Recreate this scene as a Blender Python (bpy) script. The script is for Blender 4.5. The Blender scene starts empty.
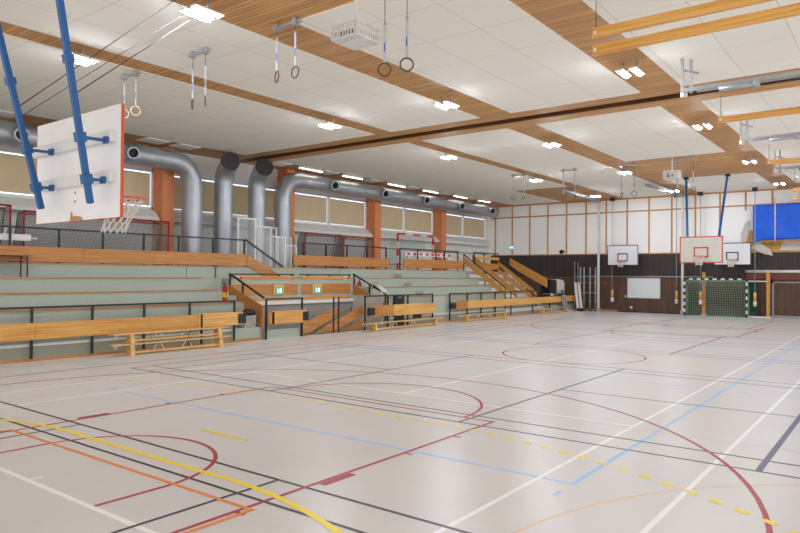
import bpy, bmesh, math, random
from mathutils import Vector, Matrix
random.seed(7)
scn = bpy.context.scene
COL = scn.collection
PI = math.pi

# ------------------------------------------------------------------ materials
def new_mat(name):
    m = bpy.data.materials.new(name); m.use_nodes = True
    return m, m.node_tree.nodes, m.node_tree.links, m.node_tree.nodes['Principled BSDF']
def srgb(c):
    return tuple(((v/255)/12.92 if v/255 <= .04045 else ((v/255+.055)/1.055)**2.4) for v in c) + (1,)
def plain(name, c, rough=.6, metal=0., var=.06, scale=6., bump=0.):
    m, N, L, b = new_mat(name)
    col = srgb(c)
    b.inputs['Roughness'].default_value = rough; b.inputs['Metallic'].default_value = metal
    tc = N.new('ShaderNodeTexCoord'); no = N.new('ShaderNodeTexNoise'); no.inputs['Scale'].default_value = scale
    no.inputs['Detail'].default_value = 4
    L.new(tc.outputs['Object'], no.inputs['Vector'])
    r = N.new('ShaderNodeValToRGB'); L.new(no.outputs['Fac'], r.inputs['Fac'])
    r.color_ramp.elements[0].position = .3; r.color_ramp.elements[1].position = .7
    r.color_ramp.elements[0].color = tuple(v*(1-var) for v in col[:3])+(1,)
    r.color_ramp.elements[1].color = tuple(min(1, v*(1+var)) for v in col[:3])+(1,)
    L.new(r.outputs['Color'], b.inputs['Base Color'])
    if bump:
        bp = N.new('ShaderNodeBump'); bp.inputs['Strength'].default_value = bump; bp.inputs['Distance'].default_value = .01
        L.new(no.outputs['Fac'], bp.inputs['Height']); L.new(bp.outputs['Normal'], b.inputs['Normal'])
    return m
def emis(name, c, s):
    m, N, L, b = new_mat(name)
    b.inputs['Base Color'].default_value = srgb(c)
    b.inputs['Emission Color'].default_value = srgb(c); b.inputs['Emission Strength'].default_value = s
    return m
def wood(name, c1, c2, stretch=(1, 1, 1), rough=.45, plank=None, seam=(.3, .16, .08)):
    """grain runs along the axis with the smallest stretch; plank=(axis, pitch, seam width)"""
    m, N, L, b = new_mat(name)
    tc = N.new('ShaderNodeTexCoord'); mp = N.new('ShaderNodeMapping'); mp.inputs['Scale'].default_value = stretch
    L.new(tc.outputs['Object'], mp.inputs['Vector'])
    no = N.new('ShaderNodeTexNoise'); no.inputs['Scale'].default_value = 1; no.inputs['Detail'].default_value = 5
    no.inputs['Distortion'].default_value = .4
    L.new(mp.outputs['Vector'], no.inputs['Vector'])
    r = N.new('ShaderNodeValToRGB'); L.new(no.outputs['Fac'], r.inputs['Fac'])
    r.color_ramp.elements[0].position = .32; r.color_ramp.elements[1].position = .68
    r.color_ramp.elements[0].color = srgb(c1); r.color_ramp.elements[1].color = srgb(c2)
    out = r.outputs['Color']
    b.inputs['Roughness'].default_value = rough
    if plank:
        ax, pitch, w = plank
        sp = N.new('ShaderNodeSeparateXYZ'); L.new(tc.outputs['Object'], sp.inputs[0])
        d = N.new('ShaderNodeMath'); d.operation = 'DIVIDE'; d.inputs[1].default_value = pitch; L.new(sp.outputs[ax], d.inputs[0])
        fl = N.new('ShaderNodeMath'); fl.operation = 'FLOOR'; L.new(d.outputs[0], fl.inputs[0])
        wn = N.new('ShaderNodeTexWhiteNoise'); wn.noise_dimensions = '1D'; L.new(fl.outputs[0], wn.inputs['W'])
        mm = N.new('ShaderNodeMapRange'); mm.inputs['To Min'].default_value = .8; mm.inputs['To Max'].default_value = 1.12
        L.new(wn.outputs['Value'], mm.inputs['Value'])
        mx = N.new('ShaderNodeVectorMath'); mx.operation = 'SCALE'; L.new(out, mx.inputs[0]); L.new(mm.outputs[0], mx.inputs['Scale'])
        fr = N.new('ShaderNodeMath'); fr.operation = 'FRACT'; L.new(d.outputs[0], fr.inputs[0])
        lt = N.new('ShaderNodeMath'); lt.operation = 'LESS_THAN'; lt.inputs[1].default_value = w/pitch; L.new(fr.outputs[0], lt.inputs[0])
        mi = N.new('ShaderNodeMix'); mi.data_type = 'RGBA'
        L.new(lt.outputs[0], mi.inputs['Factor']); L.new(mx.outputs[0], mi.inputs['A']); mi.inputs['B'].default_value = seam+(1,)
        out = mi.outputs['Result']
    L.new(out, b.inputs['Base Color'])
    return m
def grid_mat(name, c, seamc, pitches, offs, width, rough=.85, var=.02, bump=.1):
    """flat panels with thin seams; pitches per axis (0 = none)"""
    m, N, L, b = new_mat(name)
    tc = N.new('ShaderNodeTexCoord'); sp = N.new('ShaderNodeSeparateXYZ'); L.new(tc.outputs['Object'], sp.inputs[0])
    no = N.new('ShaderNodeTexNoise'); no.inputs['Scale'].default_value = 2.5; no.inputs['Detail'].default_value = 6
    L.new(tc.outputs['Object'], no.inputs['Vector'])
    r = N.new('ShaderNodeValToRGB'); L.new(no.outputs['Fac'], r.inputs['Fac'])
    k = srgb(c)
    r.color_ramp.elements[0].color = tuple(v*(1-var) for v in k[:3])+(1,); r.color_ramp.elements[1].color = tuple(v*(1+var) for v in k[:3])+(1,)
    acc = None
    for ax in range(3):
        if not pitches[ax]: continue
        a = N.new('ShaderNodeMath'); a.operation = 'SUBTRACT'; a.inputs[1].default_value = offs[ax]; L.new(sp.outputs[ax], a.inputs[0])
        d = N.new('ShaderNodeMath'); d.operation = 'DIVIDE'; d.inputs[1].default_value = pitches[ax]; L.new(a.outputs[0], d.inputs[0])
        fr = N.new('ShaderNodeMath'); fr.operation = 'FRACT'; L.new(d.outputs[0], fr.inputs[0])
        lt = N.new('ShaderNodeMath'); lt.operation = 'LESS_THAN'; lt.inputs[1].default_value = width/pitches[ax]; L.new(fr.outputs[0], lt.inputs[0])
        if acc is None: acc = lt.outputs[0]
        else:
            mx = N.new('ShaderNodeMath'); mx.operation = 'MAXIMUM'; L.new(acc, mx.inputs[0]); L.new(lt.outputs[0], mx.inputs[1]); acc = mx.outputs[0]
    mi = N.new('ShaderNodeMix'); mi.data_type = 'RGBA'; L.new(acc, mi.inputs['Factor'])
    L.new(r.outputs['Color'], mi.inputs['A']); mi.inputs['B'].default_value = srgb(seamc)
    L.new(mi.outputs['Result'], b.inputs['Base Color']); b.inputs['Roughness'].default_value = rough
    return m
def net_mat(name, c, pitch, width):
    """a woven screen: see-through mesh with real holes"""
    m, N, L, b = new_mat(name)
    b.inputs['Base Color'].default_value = srgb(c); b.inputs['Roughness'].default_value = .8
    tc = N.new('ShaderNodeTexCoord'); sp = N.new('ShaderNodeSeparateXYZ'); L.new(tc.outputs['Object'], sp.inputs[0])
    s1 = N.new('ShaderNodeMath'); s1.operation = 'ADD'; L.new(sp.outputs[0], s1.inputs[0]); L.new(sp.outputs[1], s1.inputs[1])
    acc = None
    for o in (s1.outputs[0], sp.outputs[2]):
        d = N.new('ShaderNodeMath'); d.operation = 'DIVIDE'; d.inputs[1].default_value = pitch; L.new(o, d.inputs[0])
        fr = N.new('ShaderNodeMath'); fr.operation = 'FRACT'; L.new(d.outputs[0], fr.inputs[0])
        lt = N.new('ShaderNodeMath'); lt.operation = 'LESS_THAN'; lt.inputs[1].default_value = width/pitch; L.new(fr.outputs[0], lt.inputs[0])
        if acc is None: acc = lt.outputs[0]
        else:
            mx = N.new('ShaderNodeMath'); mx.operation = 'MAXIMUM'; L.new(acc, mx.inputs[0]); L.new(lt.outputs[0], mx.inputs[1]); acc = mx.outputs[0]
    L.new(acc, b.inputs['Alpha'])
    return m

M = {}
def floor_mat():
    m, N, L, b = new_mat('sports floor')
    tc = N.new('ShaderNodeTexCoord')
    a = N.new('ShaderNodeTexNoise'); a.inputs['Scale'].default_value = .7; a.inputs['Detail'].default_value = 8; a.inputs['Roughness'].default_value = .65
    L.new(tc.outputs['Object'], a.inputs['Vector'])
    r = N.new('ShaderNodeValToRGB'); L.new(a.outputs['Fac'], r.inputs['Fac'])
    r.color_ramp.elements[0].position = .3; r.color_ramp.elements[1].position = .75
    r.color_ramp.elements[0].color = srgb((214, 210, 207)); r.color_ramp.elements[1].color = srgb((221, 217, 214))
    # dark scuffs
    s = N.new('ShaderNodeTexNoise'); s.inputs['Scale'].default_value = 5; s.inputs['Detail'].default_value = 3
    mp = N.new('ShaderNodeMapping'); mp.inputs['Scale'].default_value = (1, 2.4, 1); mp.inputs['Rotation'].default_value = (0, 0, .7)
    L.new(tc.outputs['Object'], mp.inputs['Vector']); L.new(mp.outputs['Vector'], s.inputs['Vector'])
    r2 = N.new('ShaderNodeValToRGB'); L.new(s.outputs['Fac'], r2.inputs['Fac'])
    r2.color_ramp.elements[0].position = .76; r2.color_ramp.elements[1].position = .82
    r2.color_ramp.elements[0].color = (0, 0, 0, 1); r2.color_ramp.elements[1].color = (.45, .45, .45, 1)
    mi = N.new('ShaderNodeMix'); mi.data_type = 'RGBA'
    L.new(r2.outputs['Color'], mi.inputs['Factor']); L.new(r.outputs['Color'], mi.inputs['A']); mi.inputs['B'].default_value = srgb((120, 112, 106))
    L.new(mi.outputs['Result'], b.inputs['Base Color'])
    b.inputs['Roughness'].default_value = .31; b.inputs['Specular IOR Level'].default_value = .5
    bp = N.new('ShaderNodeBump'); bp.inputs['Strength'].default_value = .06; bp.inputs['Distance'].default_value = .003
    n2 = N.new('ShaderNodeTexNoise'); n2.inputs['Scale'].default_value = 30; L.new(tc.outputs['Object'], n2.inputs['Vector'])
    L.new(n2.outputs['Fac'], bp.inputs['Height']); L.new(bp.outputs['Normal'], b.inputs['Normal'])
    return m
M['floor'] = floor_mat()
M['ceil_wood'] = wood('ceiling boards', (186, 134, 78), (216, 166, 106), (.6, 14, 3), .55, plank=(1, .105, .012), seam=(.16, .08, .035))
M['ceil_white'] = grid_mat('acoustic ceiling panels', (240, 236, 226), (206, 198, 184), (1.25, 1.47, 0), (-5.45, 9.8, 0), .014)
M['wall_white'] = grid_mat('white painted brick', (238, 236, 230), (196, 192, 186), (0, 0, .1), (0, 0, 0), .008)
M['wall_panel'] = plain('white wall panel', (250, 248, 245), .7, var=.01, scale=.8)
M['batten'] = wood('batten wood', (186, 128, 74), (210, 154, 98), (6, 6, 6), .5)
M['wains'] = wood('dark wall planks', (50, 40, 38), (64, 52, 48), (9, 9, .7), .5, plank=(0, .14, .02), seam=(.006, .005, .005))
M['ply'] = wood('dark brown plywood', (74, 52, 40), (98, 70, 52), (7, 7, .6), .5)
M['beam'] = wood('glulam beam', (180, 126, 70), (210, 156, 94), (.6, 12, 18), .5)
M['honey'] = wood('honey varnished board', (196, 132, 58), (224, 168, 90), (9, .8, 22), .35)
M['honeyx'] = wood('honey varnished board across', (216, 150, 66), (240, 190, 106), (.8, 12, 24), .32)
M['brown_board'] = wood('brown varnished board', (172, 106, 48), (204, 142, 74), (9, .8, 22), .35)
M['honeyl'] = wood('light honey board', (210, 150, 74), (236, 188, 112), (9, .8, 22), .35)
M['bench'] = wood('pale bench wood', (206, 158, 94), (232, 190, 128), (6, .7, 10), .4)
M['skirt'] = wood('skirting wood', (176, 114, 60), (200, 142, 82), (5, .7, 5), .45)
M['carpet'] = plain('grey green bleacher covering', (172, 179, 166), .9, var=.14, scale=60)
M['carpet_d'] = plain('olive grey lower panel', (150, 150, 134), .9, var=.16, scale=70)
M['ledge'] = plain('pale painted ledge', (204, 208, 200), .7)
M['black'] = plain('black painted steel', (26, 26, 30), .4, var=.1)
M['blackp'] = plain('black plastic', (30, 30, 34), .6, var=.1)
M['blue'] = plain('blue painted steel', (20, 88, 150), .35, var=.08)
M['bluecloth'] = plain('blue gym cloth', (10, 92, 216), .6, var=.1, scale=3)
M['white'] = plain('white paint', (228, 226, 222), .5, var=.02)
M['whiteboard'] = plain('white lacquer board', (226, 228, 230), .25, var=.01)
M['boardwhite'] = plain('backboard white', (246, 244, 242), .5, var=.03, scale=4)
M['redrim'] = plain('orange red paint', (214, 70, 44), .45)
M['rededge'] = plain('red board edge', (216, 88, 50), .6, var=.12, scale=30)
M['redframe'] = plain('dark red steel', (160, 34, 38), .45)
M['redbright'] = plain('bright red paint', (208, 34, 30), .4)
M['bare'] = plain('bare chipped wood', (196, 142, 100), .8, var=.15, scale=30)
M['net'] = plain('white net cord', (226, 222, 214), .9)
M['greennet'] = plain('green net cord', (150, 186, 164), .9)
M['greenbar'] = plain('green painted bar', (70, 160, 130), .5)
M['galv'] = plain('galvanised duct steel', (176, 179, 184), .4, .65, var=.08, scale=3)
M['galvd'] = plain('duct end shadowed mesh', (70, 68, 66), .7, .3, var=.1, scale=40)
M['steel'] = plain('grey steel', (168, 170, 172), .4, .4, var=.06)
M['steelp'] = plain('zinc steel rail', (176, 178, 180), .35, .5, var=.06)
M['orangecol'] = plain('orange column paint', (226, 140, 92), .6, var=.04)
M['blind'] = plain('beige roller blind', (216, 194, 156), .9, var=.03)
M['blind_lit'] = plain('blind tone of lit lower part', (216, 198, 164), .9, var=.03)  # unused paler copy of the blind, with light put into its colour
M['skyglass'] = emis('daylight behind the glass', (206, 222, 248), .9)
M['tube'] = emis('lamp tube', (236, 244, 255), 260)
M['tubew'] = emis('recessed lamp tube', (255, 250, 240), 5)
M['sign'] = emis('green exit sign', (36, 156, 116), .35)
M['signw'] = emis('white sign figure', (240, 250, 245), .6)
M['netgrey'] = net_mat('grey screen net', (140, 140, 138), .045, .017)
M['cagewhite'] = plain('white cage wire', (226, 224, 222), .5)
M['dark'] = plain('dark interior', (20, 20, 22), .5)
M['cord'] = plain('dark cable', (60, 56, 54), .6)
M['strap'] = plain('grey webbing strap', (196, 196, 198), .8)
M['strapblue'] = plain('blue strap print', (70, 96, 170), .8)
M['ringwood'] = plain('dark wooden ring', (104, 72, 56), .45)
M['ringpale'] = plain('pale wooden ring', (226, 184, 150), .45)
M['insul'] = plain('yellow insulation wool', (196, 160, 80), .95, var=.35, scale=14, bump=.6)
M['tornwhite'] = plain('torn white facing', (206, 200, 190), .9, var=.08)
M['grey_wall'] = plain('grey stairwell wall', (152, 146, 138), .8, var=.03)
M['beige_wall'] = plain('beige stairwell wall', (204, 196, 184), .8, var=.03)
M['extred'] = plain('extinguisher red', (200, 24, 24), .3)
M['yellow'] = plain('yellow label', (226, 200, 50), .5)
M['brownred'] = plain('brown red pad', (116, 60, 44), .7)
M['rubber'] = plain('grey concrete', (160, 156, 150), .8)
for k, c in dict(l_white=(248, 248, 248), l_red=(176, 44, 52), l_black=(48, 46, 56), l_yellow=(255, 226, 44), l_orange=(240, 142, 62),
                 l_blue=(158, 204, 246), l_pale=(232, 196, 150), l_navy=(86, 86, 112)).items():
    M[k] = plain('floor paint '+k[2:], c, .36, var=.02)
def glass_mat():
    m, N, L, b = new_mat('clear acrylic sheet')
    b.inputs['Base Color'].default_value = srgb((235, 240, 240)); b.inputs['Roughness'].default_value = .1
    b.inputs['Alpha'].default_value = .07; b.inputs['Specular IOR Level'].default_value = .2
    return m
M['acrylic'] = glass_mat()

# ------------------------------------------------------------------ mesh builder
class MB:
    def __init__(s): s.bm = bmesh.new()
    def box(s, x0, x1, y0, y1, z0, z1):
        v = [s.bm.verts.new(p) for p in ((x0,y0,z0),(x1,y0,z0),(x1,y1,z0),(x0,y1,z0),(x0,y0,z1),(x1,y0,z1),(x1,y1,z1),(x0,y1,z1))]
        for f in ((0,3,2,1),(4,5,6,7),(0,1,5,4),(1,2,6,5),(2,3,7,6),(3,0,4,7)): s.bm.faces.new([v[i] for i in f])
        return s
    def bar(s, a, b, w, h, up=(0,0,1)):
        """rectangular bar from a to b; w across, h along 'up'"""
        a, b = Vector(a), Vector(b); d = (b-a).normalized(); u = Vector(up)
        side = d.cross(u).normalized(); u = side.cross(d).normalized()
        vs = []
        for p in (a, b):
            for i, j in ((-1,-1),(1,-1),(1,1),(-1,1)): vs.append(s.bm.verts.new(p+side*(w/2*i)+u*(h/2*j)))
        for f in ((0,1,2,3),(7,6,5,4),(0,4,5,1),(1,5,6,2),(2,6,7,3),(3,7,4,0)): s.bm.faces.new([vs[i] for i in f])
        return s
    def cyl(s, a, b, r, r2=None, n=16, caps=True):
        a, b = Vector(a), Vector(b); r2 = r if r2 is None else r2
        d = (b-a).normalized(); t = Vector((0,0,1)) if abs(d.z) < .9 else Vector((1,0,0))
        u = d.cross(t).normalized(); w = d.cross(u)
        A = [s.bm.verts.new(a+(u*math.cos(2*PI*i/n)+w*math.sin(2*PI*i/n))*r) for i in range(n)]
        B = [s.bm.verts.new(b+(u*math.cos(2*PI*i/n)+w*math.sin(2*PI*i/n))*r2) for i in range(n)]
        for i in range(n):
            f = s.bm.faces.new((A[i],A[(i+1)%n],B[(i+1)%n],B[i])); f.smooth = True
        if caps: s.bm.faces.new(A[::-1]); s.bm.faces.new(B)
        return s
    def tube(s, pts, r, n=10, closed=False, caps=True, ridge=0.):
        pts = [Vector(p) for p in pts]; m = len(pts); rings = []; pu = None
        for i, p in enumerate(pts):
            if closed: d = (pts[(i+1)%m]-pts[i-1]).normalized()
            else: d = (pts[min(i+1,m-1)]-pts[max(i-1,0)]).normalized()
            if pu is None:
                t = Vector((0,0,1)) if abs(d.z) < .9 else Vector((1,0,0)); u = d.cross(t).normalized()
            else: u = (pu-d*pu.dot(d)).normalized()
            pu = u; w = d.cross(u); rr = r*(1+(ridge if i % 2 else 0))
            rings.append([s.bm.verts.new(p+(u*math.cos(2*PI*k/n)+w*math.sin(2*PI*k/n))*rr) for k in range(n)])
        for i in range(m if closed else m-1):
            A, B = rings[i], rings[(i+1)%m]
            for k in range(n):
                f = s.bm.faces.new((A[k],A[(k+1)%n],B[(k+1)%n],B[k])); f.smooth = True
        if caps and not closed: s.bm.faces.new(rings[0][::-1]); s.bm.faces.new(rings[-1])
        return s
    def ring(s, c, R, r, ax, n=24, k=8):
        c = Vector(c); ax = Vector(ax).normalized(); t = Vector((0,0,1)) if abs(ax.z) < .9 else Vector((1,0,0))
        u = ax.cross(t).normalized(); w = ax.cross(u)
        s.tube([c+(u*math.cos(2*PI*i/n)+w*math.sin(2*PI*i/n))*R for i in range(n)], r, k, closed=True)
        return s
    def prism(s, pts, off):
        """closed polygon pts extruded by vector off"""
        off = Vector(off); A = [s.bm.verts.new(Vector(p)) for p in pts]; B = [s.bm.verts.new(Vector(p)+off) for p in pts]
        n = len(A)
        s.bm.faces.new(A[::-1]); s.bm.faces.new(B)
        for i in range(n): s.bm.faces.new((A[i],A[(i+1)%n],B[(i+1)%n],B[i]))
        return s
    def quad(s, *p):
        s.bm.faces.new([s.bm.verts.new(q) for q in p]); return s
    def build(s, name, mat, parent=None, bevel=0., recalc=True):
        if recalc: bmesh.ops.recalc_face_normals(s.bm, faces=s.bm.faces)
        if parent is not None: off = OFF[parent.name]
        else:
            xs = [v.co for v in s.bm.verts]
            off = Vector(((min(v.x for v in xs)+max(v.x for v in xs))/2, (min(v.y for v in xs)+max(v.y for v in xs))/2, min(v.z for v in xs)))
        for v in s.bm.verts: v.co -= off
        me = bpy.data.meshes.new(name); s.bm.to_mesh(me); s.bm.free()
        me.materials.append(M[mat] if isinstance(mat, str) else mat)
        o = bpy.data.objects.new(name, me); COL.objects.link(o)
        if parent is None: o.location = off
        else: o.parent = parent
        OFF[o.name] = off.copy()
        if bevel:
            b = o.modifiers.new('bevel', 'BEVEL'); b.width = bevel; b.segments = 2; b.limit_method = 'ANGLE'
        return o
OFF = {}
def thing(name, label, cat, loc, group=None):
    o = bpy.data.objects.new(name, None); COL.objects.link(o); o.location = loc; o.empty_display_size = .1
    OFF[o.name] = Vector(loc); o['label'] = label; o['category'] = cat
    if group: o['group'] = group
    return o
def tag(o, label, cat, group=None):
    o['label'] = label; o['category'] = cat
    if group: o['group'] = group
    return o
def struct(o):
    o['kind'] = 'structure'; return o
def plabel(o, label): o['label'] = label; return o
def dup(root, loc, label, group=None):
    r = root.copy(); COL.objects.link(r); r.location = loc; r['label'] = label
    if group: r['group'] = group
    for ch in list(root.children):
        c = ch.copy(); COL.objects.link(c); c.parent = r
        for g in list(ch.children):
            d = g.copy(); COL.objects.link(d); d.parent = c
    return r

# ------------------------------------------------------------------ setting
H = 6.9; XW = -22.8; YB = 40.3
X0 = -16.75                      # edge of the sports floor at the stands
fl = MB().box(X0, 3.0, -4, YB, -.12, 0).build('floor', 'floor'); struct(fl)
struct(MB().box(-18.45, X0-.002, 14.6, 20.95, -1.62, -1.5).build('floor', 'rubber'))
zoff = [.0006]
def paint(col, label):
    class Pn:
        pass
    mb = MB(); z = zoff[0]; zoff[0] += .0003
    def ln(x0, y0, x1, y1, w=.05):
        zz = z+(.00015 if abs(x1-x0) < abs(y1-y0) else 0); a = Vector((x0,y0,zz)); b = Vector((x1,y1,zz)); d = (b-a).normalized(); n = Vector((-d.y,d.x,0))*w/2
        mb.quad(a-n, b-n, b+n, a+n)
    def arc(cx, cy, r, a0, a1, w=.05, n=48):
        a0, a1 = math.radians(a0), math.radians(a1)
        P = [(a0+(a1-a0)*i/n) for i in range(n+1)]
        for i in range(n):
            q = []
            for rr, t in ((r-w/2,P[i]),(r-w/2,P[i+1]),(r+w/2,P[i+1]),(r+w/2,P[i])): q.append((cx+rr*math.cos(t), cy+rr*math.sin(t), z+.00008))
            mb.quad(*q)
    def done():
        for f in mb.bm.faces:
            f.normal_update()
            if f.normal.z < 0: f.normal_flip()
        o = mb.build('court_marking', col, fl, recalc=False); plabel(o, label); return o
    return ln, arc, done
YC = 17.35; XC = -7.26
mir = lambda y: 2*YC-y
# pale thin arcs and cross line
ln, arc, done = paint('l_pale', 'thin pale orange markings')
arc(1.75, 4.53, 4.39, 100, 188, .03); ln(-.2, 9.1, 2, 9.3, .03)
ln(-12.6, 9.6, 2, 9.5, .03)
arc(-13.6, 6.6, 1.9, -40, 80, .03, 30); ln(-12.1, 5.4, -11.2, 3.6, .03)
done()
ln, arc, done = paint('l_blue', 'light blue volleyball lines')
for x in (-11.82, -2.75): ln(x, 6.58, x, mir(6.58))
for y in (6.58, mir(6.58), 13.8, mir(13.8)): ln(-11.845, y, -2.725, y)
for y in (13.8, mir(13.8)):
    for k in range(4):
        ln(-2.52+.36*k, y, -2.36+.36*k, y); ln(-12.4-.62*k, y, -12.65-.62*k, y)
for k in range(4): ln(-13.5, 6.5+.45*k+k*.0, -13.5, 6.68+.45*k)
for k in range(14): ln(-13.5, 9.2+.8*k, -13.5, 9.5+.8*k)
ln(-2.75, 6.13, -2.75, 6.3); ln(-11.82, 6.1, -11.82, 6.28)
done()
ln, arc, done = paint('l_white', 'white tennis lines')
for x in (-12.76, -11.4, -3.12, -1.76): ln(x, -2, x, 36.5 if x != -3.12 else 36.5, .055)
ln(-14, 3.17, 1.0, 3.17, .06); ln(-14, mir(3.17), 1.0, mir(3.17), .06)
for y in (9.66, mir(9.66)): ln(-11.4, y, -3.12, y)
ln(XC, 9.66, XC, mir(9.66)); ln(-7.23, 3.17, -7.23, 3.32)
done()
ln, arc, done = paint('l_black', 'black badminton lines')
def court(y0, y1, inner=.54):
    for y in (y0, y0+inner, y1-inner, y1): ln(-13.96, y, 2.0 if y0 < 0 else -.56, y, .045)
    ln(-13.96, (y0+y1)/2, -9.3, (y0+y1)/2, .045); ln(-5.22, (y0+y1)/2, -.56, (y0+y1)/2, .045)
    for x in (-13.94, -9.3, -5.22, -.58): ln(x, y0, x, y1, .045)
court(-2.4, 4.79); court(8.3, 15.5); court(19.2, 26.4); court(30.4, 37.6)
done()
ln, arc, done = paint('l_navy', 'wide navy service line')
for y0, y1 in ((8.3, 15.5), (19.2, 26.4)):
    for x in (-1.31, -13.2): ln(x, y0, x, y1, .07 if x > -5 else .045)
done()
ln, arc, done = paint('l_red', 'red basketball lines')
for s in (1, -1):
    Y = (lambda y: y) if s == 1 else mir
    A = (lambda cx, cy, r, a0, a1, w=.05: arc(cx, Y(cy), r, a0 if s == 1 else -a1, a1 if s == 1 else -a0, w))
    for x in (-4.83, -9.63):
        ln(x, Y(-2 if s == 1 else 2.85), x, Y(8.63))
        sx = 1 if x > -7 else -1
        ln(x+sx*.08, Y(4.95), x+sx*.08, Y(5.43), .1)
        for y in (3.91, 6.45, 7.53): ln(x, Y(y), x+sx*.13, Y(y))
    ln(-9.655, Y(8.63), -4.805, Y(8.63))
    A(XC, 8.63, 1.93, 0, 180)
    A(XC, 3.9, 1.31, 0, 180); ln(-5.95, Y(3.2), -5.95, Y(3.9)); ln(-8.57, Y(3.2), -8.57, Y(3.9))
    A(XC, 5.2, 6.45, 0, 180); ln(-.81, Y(2.85), -.81, Y(5.2)); ln(-13.71, Y(2.85), -13.71, Y(5.2))
    for y in (1.3,) if s == 1 else (2.85,): ln(-14.7, Y(y), .2, Y(y))
for x in (-14.7, .2): ln(x, 1.3, x, mir(2.85))
arc(XC, YC, 1.88, 0, 360)
done()
ln, arc, done = paint('l_orange', 'orange floor lines')
for s in (1, -1):
    Y = (lambda y: y) if s == 1 else mir
    ln(-9.72, Y(4.03), -4.72, Y(4.03)); ln(-4.745, Y(4.05), -4.745, Y(1.2)); ln(-9.70, Y(4.05), -9.70, Y(1.2))
done()
ln, arc, done = paint('l_yellow', 'yellow handball lines')
ln(-16.0, -3, -16.0, mir(-1.2)); ln(-16.0, YC, 1.5, YC)
for s in (1, -1):
    Y = (lambda y: y) if s == 1 else mir
    ln(-8.76, Y(4.47), -5.76, Y(4.47), .075)
    for cx, a0, a1 in ((-8.76, 90, 178), (-5.76, 2, 90)):
        arc(cx, Y(-1.2), 5.69, a0 if s == 1 else -a1, a1 if s == 1 else -a0, .075)
        n = 38; r = 9.0
        for i in range(n):
            t0 = 90+(i+.25)*(70/n)*(1 if cx < -7 else -1); t1 = 90+(i+.75)*(70/n)*(1 if cx < -7 else -1)
            arc(cx, Y(-.97), r, min(t0,t1) if s == 1 else -max(t0,t1), max(t0,t1) if s == 1 else -min(t0,t1), .08, 6)
    for i in range(10): ln(-8.68+.3*i, Y(8.03), -8.53+.3*i, Y(8.03), .08)
    ln(-7.72, Y(5.65), -6.78, Y(5.68), .07)
done()

# ceiling
struct(MB().box(XW-.3, 3, -4, 18.04, H+.02, H+.25).build('ceiling', 'ceil_wood')); struct(MB().box(XW-.3, 3, 18.54, YB+.3, H+.02, H+.25).build('ceiling', 'ceil_wood'))
struct(MB().box(XW-.3, 3, 17.9, 18.7, H+.6, H+.7).box(XW-.3, 3, 17.98, 18.06, H+.25, H+.62).box(XW-.3, 3, 18.52, 18.6, H+.25, H+.62).box(XW-.3, 3, 18.04, 18.06, H+.02, H+.25).box(XW-.3, 3, 18.52, 18.54, H+.02, H+.25).build('ceiling', wood('shade-toned slot wood', (92, 54, 26), (120, 76, 40), (.6, 12, 18))))  # slot lining in darker wood, recess shade put into its colour
panels = []
def cp(x0, x1, y0, y1): panels.append((x0, x1, y0, y1))
B0, B1 = 17.4, 19.15
cp(-21.1, -14.35, -4, B0); cp(-13.65, -10.25, -4, B0); cp(-9.2, -5.46, 8.7, B0); cp(-4.44, -.7, -4, B0); cp(.4, 3, -4, B0)
cp(-21.1, -14.3, B1, 33.5); cp(-21.1, -17.55, 33.5, YB); cp(-13.65, -10.25, B1, YB); cp(-9.26, -5.46, B1, 27.5); cp(-9.26, -5.46, 33.75, YB); cp(-4.42, -.7, B1, 38.6); cp(.4, 3, B1, 38.6)
for i, (x0, x1, y0, y1) in enumerate(panels):
    struct(MB().box(x0, x1, y0, y1, H+.004, H+.03).build('ceiling', 'ceil_white'))
# main cross beam
# walls
def wallbox(name, mat, *a): return struct(MB().box(*a).build(name, mat))
WZ0, WZ1 = 4.58, 6.05
cols_y = [8.12, 14.4, 20.68, 26.96, 33.24, 39.75]
wallbox('wall_left', 'wall_white', XW-.3, XW, -4, YB+.3, -1.6, WZ0)
wallbox('wall_left', 'wall_white', XW-.3, XW, -4, YB+.3, WZ1, H+.05)
wins = []
edges = [2.3]+[y for y in cols_y]
for i in range(5):
    y0 = edges[i]+.5; y1 = edges[i+1]
    wallbox('wall_left', 'wall_white', XW-.3, XW, y0-.5, y0, WZ0, WZ1)
    wins.append((y0, y1))
wallbox('wall_left', 'wall_white', XW-.3, XW, -4, 2.3, WZ0, WZ1)
wins.append((33.74, 39.6)); wallbox('wall_left', 'wall_white', XW-.3, XW, 39.6, YB+.3, WZ0, WZ1)
wallbox('wall_left', 'wall_white', XW-.3, XW, 33.24, 33.74, WZ0, WZ1)
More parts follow.
